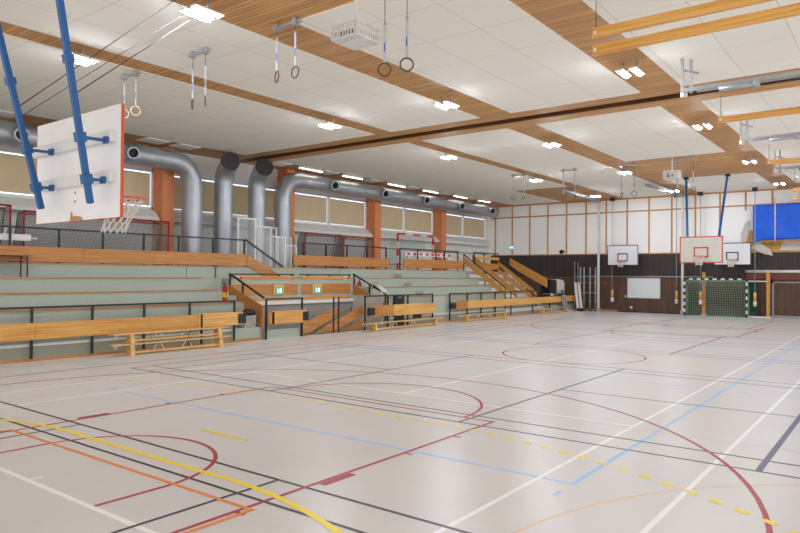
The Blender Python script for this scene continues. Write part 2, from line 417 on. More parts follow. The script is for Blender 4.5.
for i, (y0, y1) in enumerate(wins):
    fr = MB(); xa, xb = XW-.12, XW+.02
    for a in ((y0, y1, WZ0, WZ0+.07), (y0, y1, WZ1-.07, WZ1), (y0, y0+.06, WZ0, WZ1), (y1-.06, y1, WZ0, WZ1), ((y0+y1)/2-.05, (y0+y1)/2+.05, WZ0, WZ1)):
        fr.box(xa, xb, a[0], a[1], a[2], a[3])
    w = fr.build('window_%d' % (i+1), 'white'); struct(w)
    MB().box(XW-.16, XW-.15, y0, y1, WZ0, WZ1).build('pane', 'skyglass', w)
    yc = (y0+y1)/2
    for k, (a, b) in enumerate(((y0+.1, yc-.09), (yc+.09, y1-.1))):
        blind = MB(); n = 14
        zt = WZ1-.12; zb = WZ0+.5; zz = WZ0+(.10 if (i > 1) else .12)
        # slightly wavy cloth
        def cloth(mb, a, b, z0, z1, x):
            vs = []
            for j in range(n+1):
                y = a+(b-a)*j/n; dx = .008*math.sin(j*1.9+k)
                vs.append((mb.bm.verts.new((x+dx, y, z0)), mb.bm.verts.new((x+dx, y, z1)), mb.bm.verts.new((x+dx-.006, y, z0)), mb.bm.verts.new((x+dx-.006, y, z1))))
            for j in range(n):
                p, q = vs[j], vs[j+1]
                mb.bm.faces.new((p[0], q[0], q[1], p[1])); mb.bm.faces.new((p[2], p[3], q[3], q[2])); mb.bm.faces.new((p[0], p[2], q[2], q[0]))
        cloth(blind, a, b, zz, zt, XW-.06)
        bl = blind.build('roller_blind', 'blind', w)
# deep sloping sill under the windows, one per bay
for i, (y0, y1) in enumerate(wins):
    sy1 = y1-.02
    struct(MB().prism([(XW, y0, 4.55), (XW+.18, y0, 4.5), (XW+.46, y0, 4.25), (XW+.5, y0, 4.12), (XW, y0, 4.12)], (0, sy1-y0, 0)).build('trim_%d' % (5+i), 'white'))
# back wall
wallbox('wall_back', 'wall_panel', XW-.3, 3, YB, YB+.3, 0, H+.05)
wallbox('wall_back', 'wains', -22.8, 3, YB-.05, YB-.002, 2.12, 3.5)
wallbox('wall_back', 'ply', -22.8, 3, YB-.04, YB-.002, 0, 2.12)
bt = MB()
bx = [-22.45+1.29*i for i in range(19)]
for x in bx:
    if not (-7.2 < x < -4.0): bt.box(x-.045, x+.045, YB-.03, YB-.002, 3.5, H)
    else: bt.box(x-.045, x+.045, YB-.03, YB-.002, 5.8 if x < -6 else 3.5, H)
bt.box(XW, 3, YB-.034, YB-.003, 6.03, 6.11); bt.box(XW, 3, YB-.034, YB-.003, H-.09, H+.01); bt.box(XW, 3, YB-.07, YB-.003, 3.49, 3.55)
struct(bt.build('trim_20', 'batten'))
struct(MB().box(XW, -14.0, YB-.07, YB-.041, 0, .12).build('baseboard_back', 'skirt'))
struct(MB().box(-14.0, 3, YB-.07, YB-.041, 0, .05).build('baseboard_back', 'dark'))
struct(MB().box(-6.0, 3, YB-.12, YB-.041, .0, .14).build('baseboard_back', 'rubber'))

# orange columns on the left wall
for i, y in enumerate(cols_y[:5]):
    if i == 0: continue
    o = MB().box(XW, -22.18, y, y+.5, 2.38, H).build('column', 'orangecol', bevel=.01)
    tag(o, ['', 'orange column behind the hoop net, nearest of the four on the window wall', 'orange column mostly hidden behind the grey vertical duct of the long pipe',
            'orange column between the two bays of stored goals', 'orange column beside the last window bay, farthest of four'][i], 'column', 'orange columns on the window wall')

# ------------------------------------------------------------------ stands
def bleacher(name, label, y0, y1, ks, front=True):
    """ks = tiers present (0..3). tier k: front x, top z"""
    root = thing(name, label, 'bleacher', ((X0+XW)/2, (y0+y1)/2, 0))
    zt = [1.22, 1.60, 1.98, 2.38]
    for k in ks:
        xf = -16.8-.8*k; xb = xf-.8 if k < 3 else XW+.01
        zb = (0 if k == 0 else zt[k-1]-.05)
        if k == ks[0] and k > 0: zb = 1.17
        o = MB().box(xb, xf, y0, y1, zb if k < 3 else zt[2]-.05, zt[k]).build('tier' if k < 3 else 'walkway', 'carpet', root)
        nm = MB().box(xf-.06, xf+.025, y0, y1, zt[k]-.005, zt[k]+.035).build('nosing', 'skirt', root)
    if 0 in ks:
        plabel(MB().box(-16.8, -16.765, y0, y1, .05, .36).build('kick_panel', 'carpet_d', root), 'olive grey kick panel')
        MB().box(-16.8, -16.72, y0, y1, .36, .43).build('ledge', 'ledge', root)
        MB().box(-16.8, -16.75+.01, y0, y1, 0, .07).build('skirting', 'skirt', root)
    return root
bleacher('bleacher', 'grey-green stepped seating stand left of the stair opening, longest section at left', -3, 13.4, [0,1,2,3])
bleacher('bleacher', 'grey-green top seating step behind the wooden barrier with exit signs', 14.62, 20.93, [2,3])
bleacher('bleacher', 'grey-green stepped seating stand right of the stair opening, up to the far stairs', 20.97, 31.2, [0,1,2,3])
# aisle left with steps
def aisle(label, y0, y1, base):
    r = thing('aisle_steps', label, 'steps', (-18, (y0+y1)/2, 0))
    zs = [(-16.8, .42), (-17.2, .82), (-17.6, 1.22), (-18.0, 1.41), (-18.4, 1.6), (-18.8, 1.98), (-19.2, 2.38)]
    for i, (x, z) in enumerate(zs):
        xb = zs[i+1][0] if i+1 < len(zs) else XW+.01
        MB().box(xb, x, y0, y1, 0 if i < 2 else z-.5, z).build('step', 'carpet', r)
        if i in (1, 2, 4, 6): MB().box(x-.05, x+.02, y0, y1, z-.005, z+.03).build('nosing', 'skirt', r)
    MB().box(-16.8, -16.74, y0, y1, 0, .07).build('skirting', 'skirt', r)
    return r
aisle('grey-green aisle steps beside the red fire extinguisher at the stair opening', 13.42, 14.55, 0)
r = thing('aisle_steps', 'small half-height aisle steps climbing the right-hand stand at the railing gap', 'steps', (-17.5, 25, 0))
for k, (x, z, ys) in enumerate(((-16.4+.0, .0, 0), (-17.2, 1.41, 24.3), (-18.0, 1.79, 24.5), (-18.8, 2.18, 24.8))):
    if k: MB().box(x-.4, x, ys, ys+1.1, z-.19, z+.0).build('step', 'carpet', r)
# far stair block
r = thing('staircase', 'far pale steps between slanting honey-coloured boards beside the black wall', 'stairs', (-18, 33.8, 0))
n = 13
for i in range(n):
    x = -16.8-.2*i; z = .19*(i+1)*.963
    MB().box(x-.2, x, 31.25, 36.4, 0 if i < 3 else z-.5, z).build('step', 'white' if i % 2 else 'rubber', r)
MB().box(XW+.01, -16.8-.2*n, 31.22, 36.4, 1.9, 2.38).build('landing', 'carpet', r)
MB().box(-16.8, -16.75, 31.22, 36.4, 0, .07).build('skirting', 'skirt', r)
# low platform at the far end
o = MB().box(XW+.01, -16.8, 36.42, 40.2, 0, .42).build('platform', 'carpet'); tag(o, 'low grey-green platform in the far corner below the black wall', 'platform')

# stairwell pit walls
wallbox('wall_pit_back', 'grey_wall', -18.47, -18.41, 14.6, 20.95, -1.5, 1.17)
wallbox('wall_pit_left', 'grey_wall', -18.4, -16.8, 14.56, 14.64, -1.5, .5)
wallbox('wall_pit_right', 'beige_wall', -18.4, -16.8, 20.9, 20.965, -1.5, 1.3)
wallbox('wall_pit_front', 'rubber', -16.8, -16.755, 14.6, 20.95, -1.5, -.01)
o = MB()
for i in range(8): o.box(-18.35, -16.85, 20.6-.32*i-.32, 20.6-.32*i, -1.5, -.0-.18*(i+1)+.02)
tag(o.build('stair_flight', 'rubber'), 'grey stairs leading down inside the opening behind the small gate', 'stairs')
tag(MB().box(-18.4, -18.33, 15.4, 20.9, 1.03, 1.16).build('fascia_strip', 'white'), 'white strip under the wooden barrier over the stair opening', 'strip')

# ------------------------------------------------------------------ railings
def post(mb, x, y, z0, z1, w=.05): return mb.box(x-w/2, x+w/2, y-w/2, y+w/2, z0, z1)
def railing(label, x, ys, z0, z1, board=None, bmat='honey', pads=(), extra=(), joins=(), bx=.1, group=None, toprail=True, span=None):
    r = thing('railing', label, 'railing', (x, (ys[0]+ys[-1])/2, z0), group)
    for y in ys: post(MB(), x, y, z0, z1).build('post', 'black', r)
    s0, s1 = span or (ys[0]-.02, ys[-1]+.02)
    if toprail: MB().box(x-.03, x+.03, s0, s1, z1-.045, z1+.005).build('top_rail', 'black', r)
    if board:
        for (a, b, c, d, m) in board:
            MB().box(x+bx-.022, x+bx+.022, a, b, c, d).build('board', m, r, bevel=.004)
    for (a, b, c, d) in pads: MB().box(x+bx-.03, x+bx+.05, a, b, c, d).build('end_pad', 'blackp', r, bevel=.01)
    return r
XR = -16.66
railing('long front railing with honey-coloured boards along the left-hand stand', XR, [1.6,3.05,4.5,5.9,7.35,8.84,10.3,11.76,13.38], .07, 1.32,
        [(1.5, 7.4, .53, .935, 'honey'), (7.405, 10.4, .535, .935, 'honey'), (10.405, 12.0, .53, .93, 'honey')], bx=.05)
r = railing('short front railing with pale board and black end pad by the aisle steps', XR+.1, [12.1], .0+.07, .95, [(12.0, 13.65, .56, .96, 'honeyl')], 'honeyl', [(13.45, 13.75, .6, .9)], toprail=False, bx=-.02)
railing('small black gate railing with short board in front of the stair opening', XR, [14.68, 16.3], 0, 1.34,
        [(14.85, 16.45, .49, .92, 'honey'), (14.7, 14.95, .5, .9, 'brown_board')], pads=[(16.25, 16.5, .55, .86)], bx=.08)
tag(MB().box(-16.80, -16.74, 14.7, 16.28, .0, .3).build('kick_plate', 'carpet'), 'grey-green low plate at the foot of the small gate railing', 'panel')
r = thing('railing', 'pair of slim black posts at the middle of the stair opening', 'railing', (XR, 18.0, 0))
for y in (17.9, 18.17): post(MB(), XR, y, 0, 1.32, .04).build('post', 'black', r)
railing('front railing with honey-coloured board right of the stair opening', XR, [19.67, 21.1, 22.45, 24.28], .0, 1.33,
        [(19.85, 21.4, .5, .93, 'brown_board'), (21.405, 24.35, .48, .94, 'honeyl')], pads=[(19.75, 20.15, .56, .86)], bx=.07)
railing('farthest front railing with long honey-coloured board ending at the back wall', XR, [25.68,27.2,28.5,29.9,31.6,34.2,36.4,38.2], .07, 1.32,
        [(25.7, 27.1, .56, .93, 'brown_board'), (27.105, 37.8, .58, .94, 'honeyl'), (37.805, 40.2, .58, .94, 'honey')], pads=[(25.62, 26.05, .6, .87)], bx=.07, span=(25.66, 35.8))
# walkway railings
railing('upper walkway railing with brown board above the left-hand stand', -19.3, [5.3,6.6,7.92,9.23,10.54,11.89,13.17,14.54,15.93], 2.38, 3.4,
        [(2.0, 9.9, 2.44, 2.86, 'brown_board'), (9.905, 15.95, 2.44, 2.86, 'brown_board')])
railing('upper walkway railing with brown board in front of the stored red goals', -19.3, [18.93,20.24,21.55,22.89,24.27], 2.38, 3.42, [(18.3, 24.35, 2.5, 2.9, 'brown_board')])
railing('upper walkway railing with brown board near the farthest column', -19.3, [25.34,26.8,28.4,29.2,30.5], 2.38, 3.44, [(25.5, 30.85, 2.5, 2.92, 'brown_board')])
r = railing('short far railing with brown boards at the top of the far stairs', -19.35, [32.3,33.4,34.6,35.0], 2.38, 3.46, [(32.3, 35.0, 3.05, 3.22, 'honey'), (32.7, 35.0, 2.5, 2.85, 'brown_board')])
# thin mid rail behind walkway railings
# sloping side rails: in plane y = const
def slope(label, y, xa, za, xb, zb, polys, posts=(), rail=True, cat='handrail', mats='honey'):
    r = thing('sloping_railing', label, 'railing', ((xa+xb)/2, y, 0))
    if rail: MB().bar((xa, y, za), (xb, y, zb), .06, .05).build('top_rail', 'black', r)
    for (x, z0, z1) in posts: post(MB(), x, y, z0, z1).build('post', 'black', r)
    for p in polys:
        MB().prism([(q[0], y-.06, q[1]) for q in p], (0, .04, 0)).build('board', mats, r)
    return r
slope('sloping black rail and brown side board left of the stair opening', 14.6, -18.45, 2.15, -16.68, 1.36,
      [[(-18.42, 1.76), (-16.68, 1.1), (-16.68, .35), (-17.2, .75), (-18.42, 1.3)]], [(-18.42, 1.6, 2.15), (-17.75, 1.3, 1.83)], mats='brown_board')
slope('sloping black rail and brown side board right of the stair opening', 21.0, -18.45, 2.17, -16.68, 1.36,
      [[(-18.42, 1.76), (-16.68, 1.0), (-16.68, .6), (-18.42, 1.3)]], [(-18.4, 1.6, 2.17), (-17.55, 1.2, 1.75), (-16.7, .3, 1.36)], mats='brown_board')
slope('lower sloping black rail and board on the near side of the far stairs', 31.1, -19.3, 3.3, -16.7, 1.5,
      [[(-19.3, 3.22), (-16.7, 1.38), (-16.7, 1.02), (-19.3, 2.86)]], [(-19.28, 2.38, 3.3), (-17.95, 1.6, 2.36), (-16.72, .4, 1.5)])
slope('wide slanting honey-coloured board in the middle of the far stairs', 32.4, -19.3, 3.2, -16.7, 1.4,
      [[(-19.5, 3.32), (-16.7, 1.36), (-16.7, .94), (-19.5, 2.9)]], rail=False)
slope('sloping rail and board on the far side of the far stairs', 35.0, -19.3, 3.3, -16.8, 1.5,
      [[(-19.3, 3.0), (-16.8, 1.25), (-16.8, 1.0), (-19.3, 2.75)], [(-19.3, 2.6), (-16.8, .9), (-16.8, .62), (-19.3, 2.3)]], [(-19.25, 2.38, 3.3), (-18.0, 1.6, 2.4), (-16.85, .4, 1.5)])
slope('slanting honey-coloured board against the black wall, farthest of the stair boards', 36.3, -19.3, 3.3, -16.7, 1.5,
      [[(-19.2, 3.22), (-16.75, 1.98), (-16.75, 1.45), (-19.2, 2.72)]], rail=False)
# barrier over the opening
r = thing('barrier', 'wide wooden barrier carrying two green exit signs above the stair opening', 'barrier', (-18.4, 17.8, 1.17))
XB = -18.42
for y in (14.66, 16.9, 17.55, 18.35, 19.6, 20.8): post(MB(), XB-.05, y, 1.1, 2.15).build('post', 'black', r)
MB().box(XB-.08, XB-.02, 14.6, 17.62, 2.11, 2.155).build('top_rail', 'black', r); MB().box(XB-.08, XB-.02, 17.95, 20.85, 2.11, 2.155).build('top_rail', 'black', r)
for a, b in ((14.66, 17.6), (17.95, 20.75)):
    MB().box(XB, XB+.04, a, b, 1.93, 2.07).build('board', 'honey', r); MB().box(XB, XB+.04, a, b if b > 18 else 17.75, 1.38, 1.78).build('board', 'brown_board', r)
    MB().box(XB, XB+.04, a+(.8 if a < 15 else 0), b, 1.17, 1.28).build('board', 'honey', r)
# opening inner boards (handrails of the stairs going down)
def yboard(label, x, P, mat='brown_board'):
    o = MB().prism([(x, p[0], p[1]) for p in P], (.04, 0, 0)).build('stair_board', mat); tag(o, label, 'board', 'slanting boards of the stairs going down'); return o
yboard('slanting brown board left of the two slim black posts in the opening', -17.05, [(16.62, 0.02), (16.62, .37), (18.2, .86), (18.2, .5), (16.95, .02)])
yboard('slanting brown board behind the two slim black posts, deeper inside the opening', -17.75, [(17.3, .02), (17.3, .1), (19.3, .86), (19.3, .55), (17.9, .02)])
yboard('upper slanting brown board reaching the right corner post of the opening', -17.05, [(17.4, .02), (18.0, .3), (19.95, .93), (19.95, .58), (18.4, .02)])
yboard('lower slanting brown board at the right corner of the opening', -17.05, [(18.8, .02), (19.95, .42), (19.95, .02)])
# stair with acrylic screens going down from the walkway
r = thing('sloping_railing', 'sloping black rail and brown board descending from the walkway behind the exit signs', 'railing', (-19.2, 17, 1.98))
MB().bar((-19.25, 15.93, 3.4), (-19.25, 18.35, 2.13), .05, .05).build('top_rail', 'black', r)
MB().prism([(-19.2, 15.95, 2.86), (-19.2, 18.0, 1.9), (-19.2, 18.0, 1.5), (-19.2, 15.95, 2.44)], (.04, 0, 0)).build('board', 'brown_board', r)
r = thing('stair_screen', 'stepped clear screens with white uprights beside the vertical ducts', 'screen', (-19.5, 17, 2.38))
for x, segs in ((-19.32, [(15.6, 16.45, 4.18), (16.5, 17.2, 3.95), (17.25, 17.95, 3.6), (18.0, 18.55, 3.28)]), (-20.1, [(16.2, 17.3, 4.3), (17.35, 18.2, 4.0), (18.25, 19.0, 3.65)])):
    for a, b, z in segs:
        zb = max(2.0, z-1.75)
        post(MB(), x, b, 1.98, z, .045).build('upright', 'white', r)
        if x < -20 or a == 15.6: post(MB(), x, a+.05, 2.0, z, .045).build('upright', 'white', r)
        MB().box(x-.006, x+.006, a, b, zb, z-.02).build('clear_sheet', 'acrylic', r)
        MB().box(x-.015, x+.015, a, b, z-.03, z).build('cap_rail', 'white', r)

# exit signs and stickers
def exit_sign(y, label):
    x = XB+.04
    r = thing('exit_sign', label, 'sign', (x, y, 1.42), 'green exit signs')
    MB().box(x, x+.05, y-.25, y+.25, 1.38, 1.76).build('frame', 'bench', r)
    MB().box(x+.05, x+.06, y-.17, y+.17, 1.42, 1.66).build('face', 'sign', r)
    f = MB(); X = x+.062
    # running figure and arrow
    f.box(X, X+.003, y-.10, y-.06, 1.59, 1.63); f.prism([(X, y-.11, 1.52), (X, y-.05, 1.59), (X, y-.02, 1.57), (X, y-.07, 1.50)], (.003, 0, 0))
    f.prism([(X, y-.08, 1.52), (X, y-.02, 1.47), (X, y-.03, 1.44), (X, y-.11, 1.49)], (.003, 0, 0))
    f.box(X, X+.003, y+.02, y+.12, 1.46, 1.62)
    f.build('pictogram', 'signw', r)
exit_sign(16.75, 'green exit sign in wooden frame on the barrier, left one of two')
exit_sign(18.75, 'green exit sign in wooden frame on the barrier, right one of two')
def sticker(y, label):
    r = thing('wall_sticker', label, 'sign', (XB+.04, y, 1.95), 'red fire stickers')
    MB().box(XB+.041, XB+.045, y-.16, y+.16, 1.94, 2.06).build('backing', 'white', r)
    MB().box(XB+.045, XB+.048, y+.02, y+.15, 1.95, 2.05).build('red_field', 'redbright', r)
    MB().prism([(XB+.045, y-.13, 1.95), (XB+.045, y-.03, 2.0), (XB+.045, y-.13, 2.05)], (.003, 0, 0)).build('arrow', 'redbright', r)
sticker(14.95, 'small red and white fire sticker at the left end of the barrier')
sticker(20.5, 'small red and white fire sticker at the right end of the barrier')
def extinguisher(x, y, z, label):
    r = thing('fire_extinguisher', label, 'fire extinguisher', (x, y, z), 'fire extinguishers')
    MB().tube([(x, y, z), (x, y, z+.02), (x, y, z+.42), (x, y, z+.46)], .085, 16).build('cylinder', 'extred', r)
    MB().cyl((x, y, z+.46), (x, y, z+.5), .085, .03).build('shoulder', 'extred', r)
    MB().cyl((x, y, z+.5), (x, y, z+.56), .022).bar((x-.02, y-.02, z+.58), (x+.1, y-.06, z+.6), .03, .02).build('valve', 'black', r)
    MB().tube([(x, y, z+.55), (x+.08, y-.06, z+.5), (x+.1, y-.04, z+.35), (x+.095, y, z+.2)], .012, 8).build('hose', 'black', r)
    MB().cyl((x, y, z+.14), (x, y, z+.3), .087).build('instruction_band', 'yellow', r)
extinguisher(-17.05, 13.32, 1.26, 'red fire extinguisher with yellow label by the left aisle steps')
extinguisher(-18.2, 21.12, 1.36, 'red fire extinguisher half hidden behind the sloping board at right')

# bin and black bag
o = MB().prism([(-17.12, 13.95, .42), (-16.88, 13.95, .42), (-16.84, 13.95, .8), (-17.14, 13.95, .8)], (0, .48, 0)).build('storage_box', 'rubber')
tag(o, 'grey box on the aisle steps with a black bag on top', 'box')
b = bmesh.new(); bmesh.ops.create_icosphere(b, subdivisions=3, radius=1)
for v in b.verts:
    v.co = Vector((v.co.x*.16, v.co.y*.27, v.co.z*.1*(1+.3*math.sin(v.co.x*9)*math.cos(v.co.y*7))))+Vector((-16.98, 14.2, .89))
mb = MB(); mb.bm.free(); mb.bm = b
for f in b.faces: f.smooth = True
o = mb.build('bag', 'blackp'); tag(o, 'crumpled black bag lying on the grey box', 'bag')

# ------------------------------------------------------------------ ducts
def arcpts(c, r, a0, a1, n, plane):
    out = []
    for i in range(n+1):
        t = math.radians(a0+(a1-a0)*i/n); out.append(plane(c, r*math.cos(t), r*math.sin(t)))
    return out
def lin(a, b, step):
    a, b = Vector(a), Vector(b); n = max(1, int((b-a).length/step)); return [a+(b-a)*i/n for i in range(n+1)]
XD = -21.6; ZD = 6.33; RD = .36
def nozzle(root, y):
    p = Vector((XD+.3, y, ZD)); q = Vector((XD+.62, y-.1, ZD-.08))
    nz = MB().cyl(p, q, .21, .21, 20, caps=False).cyl(q, q+(q-p)*.0001, .21, .16, 20, caps=False).build('air_nozzle', 'galv', root)
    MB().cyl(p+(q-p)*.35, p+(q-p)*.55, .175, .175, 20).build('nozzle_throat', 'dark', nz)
# left duct: comes from the near side, turns down
r = thing('ventilation_duct', 'silver duct passing behind the near white backboard and turning down beside an orange column', 'duct', (XD, 15.3, 2.38))
pts = lin((XD, -3, ZD), (XD, 14.45, ZD), .2)+[Vector((XD, 14.45+.85*math.sin(t), ZD-.85*(1-math.cos(t)))) for t in (PI/8, PI/4, 3*PI/8, PI/2)]+lin((XD, 15.3, ZD-1.0), (XD, 15.3, 2.38), .2)
MB().tube(pts, RD+.01, 28, ridge=.02).build('pipe', 'galv', r)
for y in (5.3, 9.0, 12.6): nozzle(r, y)
# two free-standing ducts with tilted mouths
for i, (y, lab) in enumerate(((16.75, 'tall vertical silver duct with round mouth, left one of the two mouths facing the hall'), (18.45, 'tall vertical silver duct with round mouth, right one of the two mouths facing the hall'))):
    r = thing('ventilation_duct', lab, 'duct', (XD, y, 2.38), 'vertical ducts with open mouths')
    top = 5.75
    pts = lin((XD, y, 2.38), (XD, y, top), .2)+[Vector((XD+.03, y, top+.2)), Vector((XD+.22, y-.03, top+.5)), Vector((XD+.45, y-.12, top+.64)), Vector((XD+.95, y-.42, top+.72))]
    MB().tube(pts, RD, 28, ridge=.02, caps=False).build('pipe', 'galv', r)
    c = pts[-1]; d = (pts[-1]-pts[-2]).normalized()
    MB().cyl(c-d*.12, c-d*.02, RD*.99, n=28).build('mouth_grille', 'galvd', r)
    MB().cyl(c-d*.06, c, RD*1.04, n=28, caps=False).build('collar', 'galv', r)
    MB().cyl((XD, y, 6.5), (XD, y, H), .02, n=8).build('hanger', 'black', r)
# long duct
r = thing('ventilation_duct', 'long bright silver duct rising from the stands and running to the back wall', 'duct', (XD, 19.9, 2.38))
pts = lin((XD, 19.9, 2.38), (XD, 19.9, ZD-.95), .2)+[Vector((XD, 19.9+.85*(1-math.cos(t)), ZD-.85+.85*math.sin(t))) for t in (0.001, PI/8, PI/4, 3*PI/8, PI/2)]+lin((XD, 20.9, ZD), (XD, 38.6, ZD), .22)
MB().tube(pts, RD, 28, ridge=.012).build('pipe', 'galv', r)
for y in (22.7, 26.45, 30.1, 33.75, 37.4): nozzle(r, y)
for y in (24.5, 31.0, 36.0): MB().cyl((XD, y, ZD+.3), (XD, y, H), .02, n=8).build('hanger', 'black', r)

# ------------------------------------------------------------------ ceiling lamps
def lamp(x, y, label):
    z = 6.66
    r = thing('ceiling_lamp', label, 'ceiling lamp', (x, y, z), 'twin tube ceiling lamps')
    for s in (-1, 1):
        h = MB().box(x+s*.15-.08, x+s*.15+.08, y-.3, y+.3, z, z+.03).build('lamp_housing', 'white', r)  # plate widened past the tube to shade the ceiling
        MB().box(x+s*.15-.03, x+s*.15+.03, y-.24, y+.24, z-.03, z).build('tube', 'tube', r)
        MB().cyl((x+s*.15, y, z+.05), (x+s*.15, y, H), .018, n=8).build('strut', 'steel', r)
    MB().box(x-.15, x+.15, y-.03, y+.03, z+.05, z+.075).build('cross_bar', 'steel', r)
    return r
lys = [7.05, 14.75, 21.35, 28.9, 36.5]
words = ['nearest', 'second nearest', 'third', 'fourth', 'farthest']
first = None
for x, sn in ((-13.95, 'left narrow wooden ceiling strip'), (-9.72, 'middle wooden ceiling strip'), (-4.86, 'right wooden ceiling strip')):
    for i, y in enumerate(lys):
        if x > -5 and i == 0: continue
        lab = 'bright twin-tube ceiling lamp on the %s, %s along it' % (sn, words[i])
        if first is None: first = lamp(x, y, lab)
        else: dup(first, (x, y, 6.66), lab)
words6 = ['nearest', 'second', 'third', 'fourth', 'fifth', 'farthest']
ff = None
for i, (a, b) in enumerate(((20.6, 21.95), (23.3, 24.9), (26.85, 28.3), (30.0, 31.4), (33.2, 34.5), (36.0, 37.3))):
    y = (a+b)/2; lab = 'white tube light on the ceiling above the long silver duct, %s of six' % words6[i]
    if ff is None:
        ff = thing('tube_light', lab, 'tube light', (-21.25, y, H-.12), 'tube lights above the long duct')
        MB().box(-21.32, -21.18, y-.72, y+.72, H-.06, H+.02).build('lamp_housing', 'white', ff)
        MB().box(-21.28, -21.22, y-.7, y+.7, H-.09, H-.06).build('tube', 'tubew', ff)
    else: dup(ff, (-21.25, y, H-.12), lab)
for i, y in enumerate((5.3, 8.5, 11.4, 13.6, 14.9, 19.6, 22.6, 25.9, 29.1, 32.3, 35.2)):
    struct(MB().box(-21.9, -21.15, y-.45, y+.45, H-.02, H+.02).build('trim_%d' % (30+i), 'wall_panel'))

# ------------------------------------------------------------------ basketball: near hoop seen from behind
XH = -7.535; YH = 3.78; ZB0 = 2.74; ZB1 = 3.94
def hoop_net(root, cx, cy, zr, R=.225, L=.42, n=12, rad=.005, skew=0):
    mb = MB()
    rows = 5
    def P(i, j):
        t = j/rows; rr = R*(1-.42*min(1, t*1.4)+.03*t); a = 2*PI*(i+(.5 if j % 2 else 0))/n
        return Vector((cx+rr*math.cos(a), cy+rr*math.sin(a)+skew*t, zr-L*t))
    for j in range(rows):
        for i in range(n):
            if j % 2 == 0: qs = (P(i, j+1), P(i-1, j+1))
            else: qs = (P(i, j+1), P(i+1, j+1))
            for q in qs: mb.cyl(P(i, j), q, rad, n=5, caps=False)
    return mb.build('net', 'net', root)
r = thing('basketball_hoop', 'white backboard seen from behind hanging on two blue poles, nearest hoop', 'basketball hoop', (XH, YH, ZB0))
bd = MB().box(XH-.95, XH+.95, YH, YH+.022, ZB0, ZB1).build('backboard', 'boardwhite', r)
e = MB(); t = .004
e.box(XH+.95, XH+.95+t*2, YH-.003, YH+.03, ZB0, ZB1); e.box(XH-.95-t, XH-.95, YH-.003, YH+.028, ZB0, ZB1)
e.box(XH-.95, XH+.95, YH, YH+.028, ZB0-t, ZB0)
# front border of the board
e.box(XH-.95, XH+.95, YH+.022, YH+.026, ZB0, ZB0+.05).box(XH-.95, XH+.95, YH+.022, YH+.026, ZB1-.05, ZB1).box(XH-.95, XH-.90, YH+.022, YH+.0255, ZB0, ZB1).box(XH+.90, XH+.95, YH+.022, YH+.0255, ZB0, ZB1)
for a in ((-.3, .3, .2, .25), (-.3, .3, .6, .65)): e.box(XH+a[0], XH+a[1], YH+.022, YH+.026, ZB0+a[2], ZB0+a[3])
e.box(XH-.3, XH-.25, YH+.022, YH+.0255, ZB0+.2, ZB0+.65).box(XH+.25, XH+.3, YH+.022, YH+.0255, ZB0+.2, ZB0+.65)
e.build('red_border', 'rededge', bd)
for z in (3.18, 3.60):
    MB().box(XH-.95, XH+.86, YH-.075, YH, z-.06, z+.06).build('batten', 'white', bd, bevel=.004)
MB().prism([(XH-.12, YH-.002, ZB0), (XH+.17, YH-.002, ZB0), (XH+.16, YH-.002, ZB0+.035), (XH+.03, YH-.002, ZB0+.055), (XH-.05, YH-.002, ZB0+.05), (XH-.06, YH-.002, ZB0+.1), (XH-.1, YH-.002, ZB0+.1)], (0, .001, 0)).build('chipped_patch', 'bare', bd)
for z in (ZB0+.22, ZB0+.32): MB().cyl((XH+.0, YH-.008, z), (XH+.0, YH, z), .014, n=10).build('bolt', 'steel', bd)
for (a, b) in (((-8.15, 2.68, H), (-7.96, 3.60, 2.88)), ((-6.42, 2.68, H), (-6.86, 3.60, 2.88))):
    a, b = Vector(a), Vector(b)
    pole = MB().bar(a, b, .064, .064, up=(0, 1, 0)).build('pole', 'blue', r, bevel=.012)
    for z in (3.18, 3.60):
        z -= .05; t = (z-a.z)/(b.z-a.z); p = a+(b-a)*t
        br = MB().bar(p+Vector((.0, .02, 0)), (p.x+.05, YH-.07, z), .05, .03)
        br.bar((p.x+.03, YH-.095, z), (p.x+.10, YH-.095, z), .035, .075)
        br.bar(p-(b-a).normalized()*.05, p+(b-a).normalized()*.05, .095, .095, up=(0, 1, 0))
        br.build('bracket', 'blue', pole, bevel=.004)
    t = (4.3-a.z)/(b.z-a.z); p = a+(b-a)*t
    MB().bar(p-(b-a).normalized()*.04, p+(b-a).normalized()*.04, .09, .09, up=(0, 1, 0)).build('sleeve', 'blue', pole)
MB().ring((XH, YH+.6, 3.05), .232, .01, (0, 0, 1), 36, 8).bar((XH-.12, YH+.028, 3.03), (XH-.06, YH+.4, 3.04), .03, .02).bar((XH+.12, YH+.028, 3.03), (XH+.06, YH+.4, 3.04), .03, .02).box(XH-.14, XH+.14, YH+.022, YH+.05, 2.95, 3.06).build('rim', 'redrim', r)
hoop_net(r, XH, YH+.6, 3.05, skew=-.14, rad=.007)
# ceiling clamp shoes
for x in (-8.15, -6.42): MB().box(x-.12, x+.12, 2.6, 2.76, H-.1, H-.02).build('ceiling_shoe', 'steel', r)

